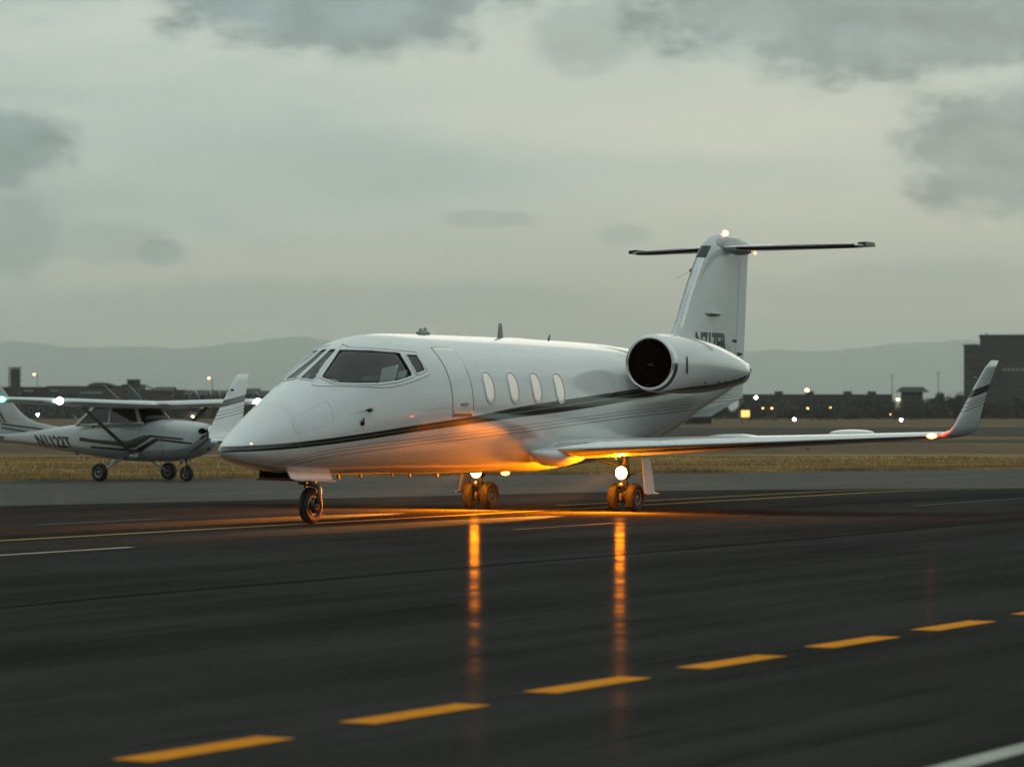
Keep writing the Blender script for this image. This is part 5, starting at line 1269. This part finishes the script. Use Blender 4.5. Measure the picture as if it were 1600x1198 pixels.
# wing
for s_ in (1, -1):
    sc_ = []
    for lat, le, ch, z_, tt in ((0, .98, 1.66, 1.83, .135), (.5, .98, 1.66, 1.84, .135), (2.6, .96, 1.63, 1.895, .13), (4.2, .82, 1.34, 1.94, .125), (5.25, .72, 1.13, 1.97, .11), (5.42, .66, .98, 1.975, .09), (5.50, .55, .70, 1.99, .05)):
        sc_.append(((le, lat*s_, z_), ch, (0, 0, 1), tt))
    wg = K('wing', wing_loft(sc_, n=16), 'cessna_white')
    K('flap_seam', loft([[(-.40, y_*s_, z_) for z_ in (1.86, 1.865)]+[(-.41, y_*s_, 1.865)] for y_ in (.7, 2.6)]), 'seam_grey', wg, False)
    K('wing_strut', loft([[(x_+a, y_*s_, z_+b) for a, b in ((.09, 0), (.05, .022), (-.06, .015), (-.09, 0), (-.06, -.015), (.05, -.022))] for x_, y_, z_ in ((.42, .47, .62), (.36, 2.35, 1.86))]), 'grey_metal')
    K('strut_fairing', ellipsoid((.42, .49*s_, .62), (.14, .06, .07)), 'cessna_white'); K('strut_fairing', ellipsoid((.36, 2.33*s_, 1.82), (.13, .07, .05)), 'cessna_white')
    K('navigation_light', ellipsoid((.72, 5.36*s_, 1.97), (.06, .10, .06)), 'nav_red' if s_ > 0 else 'nav_green')
    K('strobe', ellipsoid((.90, 3.62*s_, 1.94), (.04, .11, .085)), 'white_lamp')
    K('tailplane', wing_loft([((-4.25, 0, 1.06), .95, (0, 0, 1), .10), ((-4.32, 1.0*s_, 1.06), .82, (0, 0, 1), .10), ((-4.40, 1.66*s_, 1.06), .68, (0, 0, 1), .08), ((-4.5, 1.72*s_, 1.06), .5, (0, 0, 1), .05)]), 'cessna_white')
    # spring leg and main wheel
    K('main_leg', tube([(-.02, .40*s_, .56), (-.02, .75*s_, .44), (.0, 1.16*s_, .22)], [.045, .035, .03], 10), 'cessna_white')
    wv = jet_wheel(lp_, 0, 1.26*s_, .222, .16)
K('roof_fairing', ellipsoid((-.1, 0, 1.875), (1.15, .55, .095)), 'cessna_white')
for s_ in (1, -1): K('roof_antenna', tube([(-.15, .42*s_, 2.0), (-.62, .46*s_, 2.36)], [.018, .008], 6), 'grey_metal')
K('tail_antenna', tube([(-1.75, 0, 1.36), (-2.05, 0, 1.62)], [.015, .006], 6), 'grey_metal')
# fin with its long dorsal fillet
fl_ = pchip([(1.22, -1.9), (1.30, -2.45), (1.42, -3.25), (1.55, -3.62), (1.75, -3.92), (2.45, -4.62), (2.66, -4.86)]); ft_ = lambda z_: -5.05-.33*(z_-1.0)
rings = []
for z_ in (1.1, 1.22, 1.26, 1.30, 1.36, 1.42, 1.5, 1.6, 1.75, 2.0, 2.25, 2.45, 2.6, 2.66):
    le = fl_(z_) if z_ > 1.2 else -1.9; ch = le-ft_(z_); tk = min(.16, .13*ch if z_ > 1.5 else .12)*(1 if z_ < 2.6 else .5)
    rings.append([(le-q*ch, yy*tk/.105, z_) for q, yy in airfoil(18, .105)])
kfin = K('fin', loft(rings), 'cessna_white')
for s_ in (1, -1):
    for d, m, wd_ in ((0, 'black_paint', .05), (.12, 'tail_green', .13), (.30, 'black_paint', .06), (-.15, 'black_paint', .05)):
        V = []
        for z_ in np.linspace(1.42, 2.3, 8): x_ = -4.72-d-.75*(z_-1.42)+.30; V += [(x_, s_*.084, z_), (x_-wd_, s_*.084, z_)]
        link('stripe', mesh_data('stripe', V, [(2*i, 2*i+1, 2*i+3, 2*i+2) for i in range(7)], m, False), kfin)
    for z0, x1, th in ((1.40, -2.95, .035), (1.30, -3.15, .035)):
        V = []
        for k in range(8):
            x_ = -4.42+(x1+4.42)*k/7; z_ = z0-.0+(-.14)*k/7; V += [kskin(x_, z_, s_, 0)*0+Vector((x_, s_*.086, z_)), Vector((x_, s_*.086, z_-th))]
        link('stripe', mesh_data('stripe', V, [(2*i, 2*i+1, 2*i+3, 2*i+2) for i in range(7)], 'black_paint', False), kfin)
# engine end
K('air_intake', join(ellipsoid((2.37, -.23, 1.22), (.06, .13, .075)), ellipsoid((2.37, .23, 1.22), (.06, .13, .075)), ellipsoid((2.30, 0, .82), (.08, .15, .06))), 'void_shade')
K('spinner', revolve([(2.43, .155), (2.50, .15), (2.60, .125), (2.72, .075), (2.80, .01)], 24, 'x', centre=lambda q: (0, 1.20)), 'polished_metal')
for s_ in (1, -1):
    t = R(28); c_, sn = math.cos(t)*s_, math.sin(t)*s_; rings = []
    for r_, ch, tw in ((.10, .06, .9), (.3, .16, .7), (.6, .15, .45), (.9, .10, .3), (.95, .04, .28)):
        rings.append([(2.50+a*math.sin(tw)*1.0+b*math.cos(tw), r_*c_-(a*math.cos(tw)-b*math.sin(tw))*sn, 1.20+r_*sn+(a*math.cos(tw)-b*math.sin(tw))*c_) for a, b in ((ch/2, 0), (ch*.2, .012), (-ch/2, .003), (ch*.2, -.008))])
    K('propeller_blade', loft(rings), 'black_paint')
K('exhaust_pipe', tube([(1.75, -.22, .56), (1.70, -.25, .42)], .035, 10), 'grey_metal')
K('nose_leg', join(tube([(1.66, 0, .55), (1.70, 0, .33)], .035, 10), tube([(1.70, -.09, .33), (1.70, .09, .33)], .02, 8), tube([(1.70, -.09, .33), (1.68, -.09, .19)], .018, 8), tube([(1.70, .09, .33), (1.68, .09, .19)], .018, 8), tube([(1.76, 0, .52), (1.84, 0, .43), (1.74, 0, .36)], .014, 8)), 'grey_metal')
jet_wheel(lp_, 1.68, 0, .185, .13)
K('step', join(tube([(-.35, -.48, .56), (-.35, -.62, .42)], .015, 6), box(-.42, -.28, -.68, -.56, .405, .425)), 'grey_metal', None, False)
K('cabin_light', ellipsoid((-.1, .30, 1.50), (.02, .02, .02)), 'small_orange')
K('beacon_mast', ellipsoid((-1.9, 0, .66), (.05, .03, .05)), 'black_paint')

# ------------------------------------------------------------------ haze
hz = (-31000, 31000, -31000, 31000)
hv = box(-31000, 31000, -31000, 31000, -2.0, 760)
hm = bpy.data.materials.new('haze_air'); hm.use_nodes = True; t = NT(hm.node_tree); t.n.clear()
pv = t.new('ShaderNodeVolumePrincipled'); pv.inputs['Color'].default_value = (.93, .985, .94, 1); pv.inputs['Density'].default_value = 8.6e-5; pv.inputs['Anisotropy'].default_value = .62
o_ = t.new('ShaderNodeOutputMaterial'); t.l.new(pv.outputs[0], o_.inputs['Volume']); MATS['haze'] = hm
haze = tag(obj('haze', hv, 'haze', None, False), 'pale evening haze over the airfield', 'haze', kind='stuff')
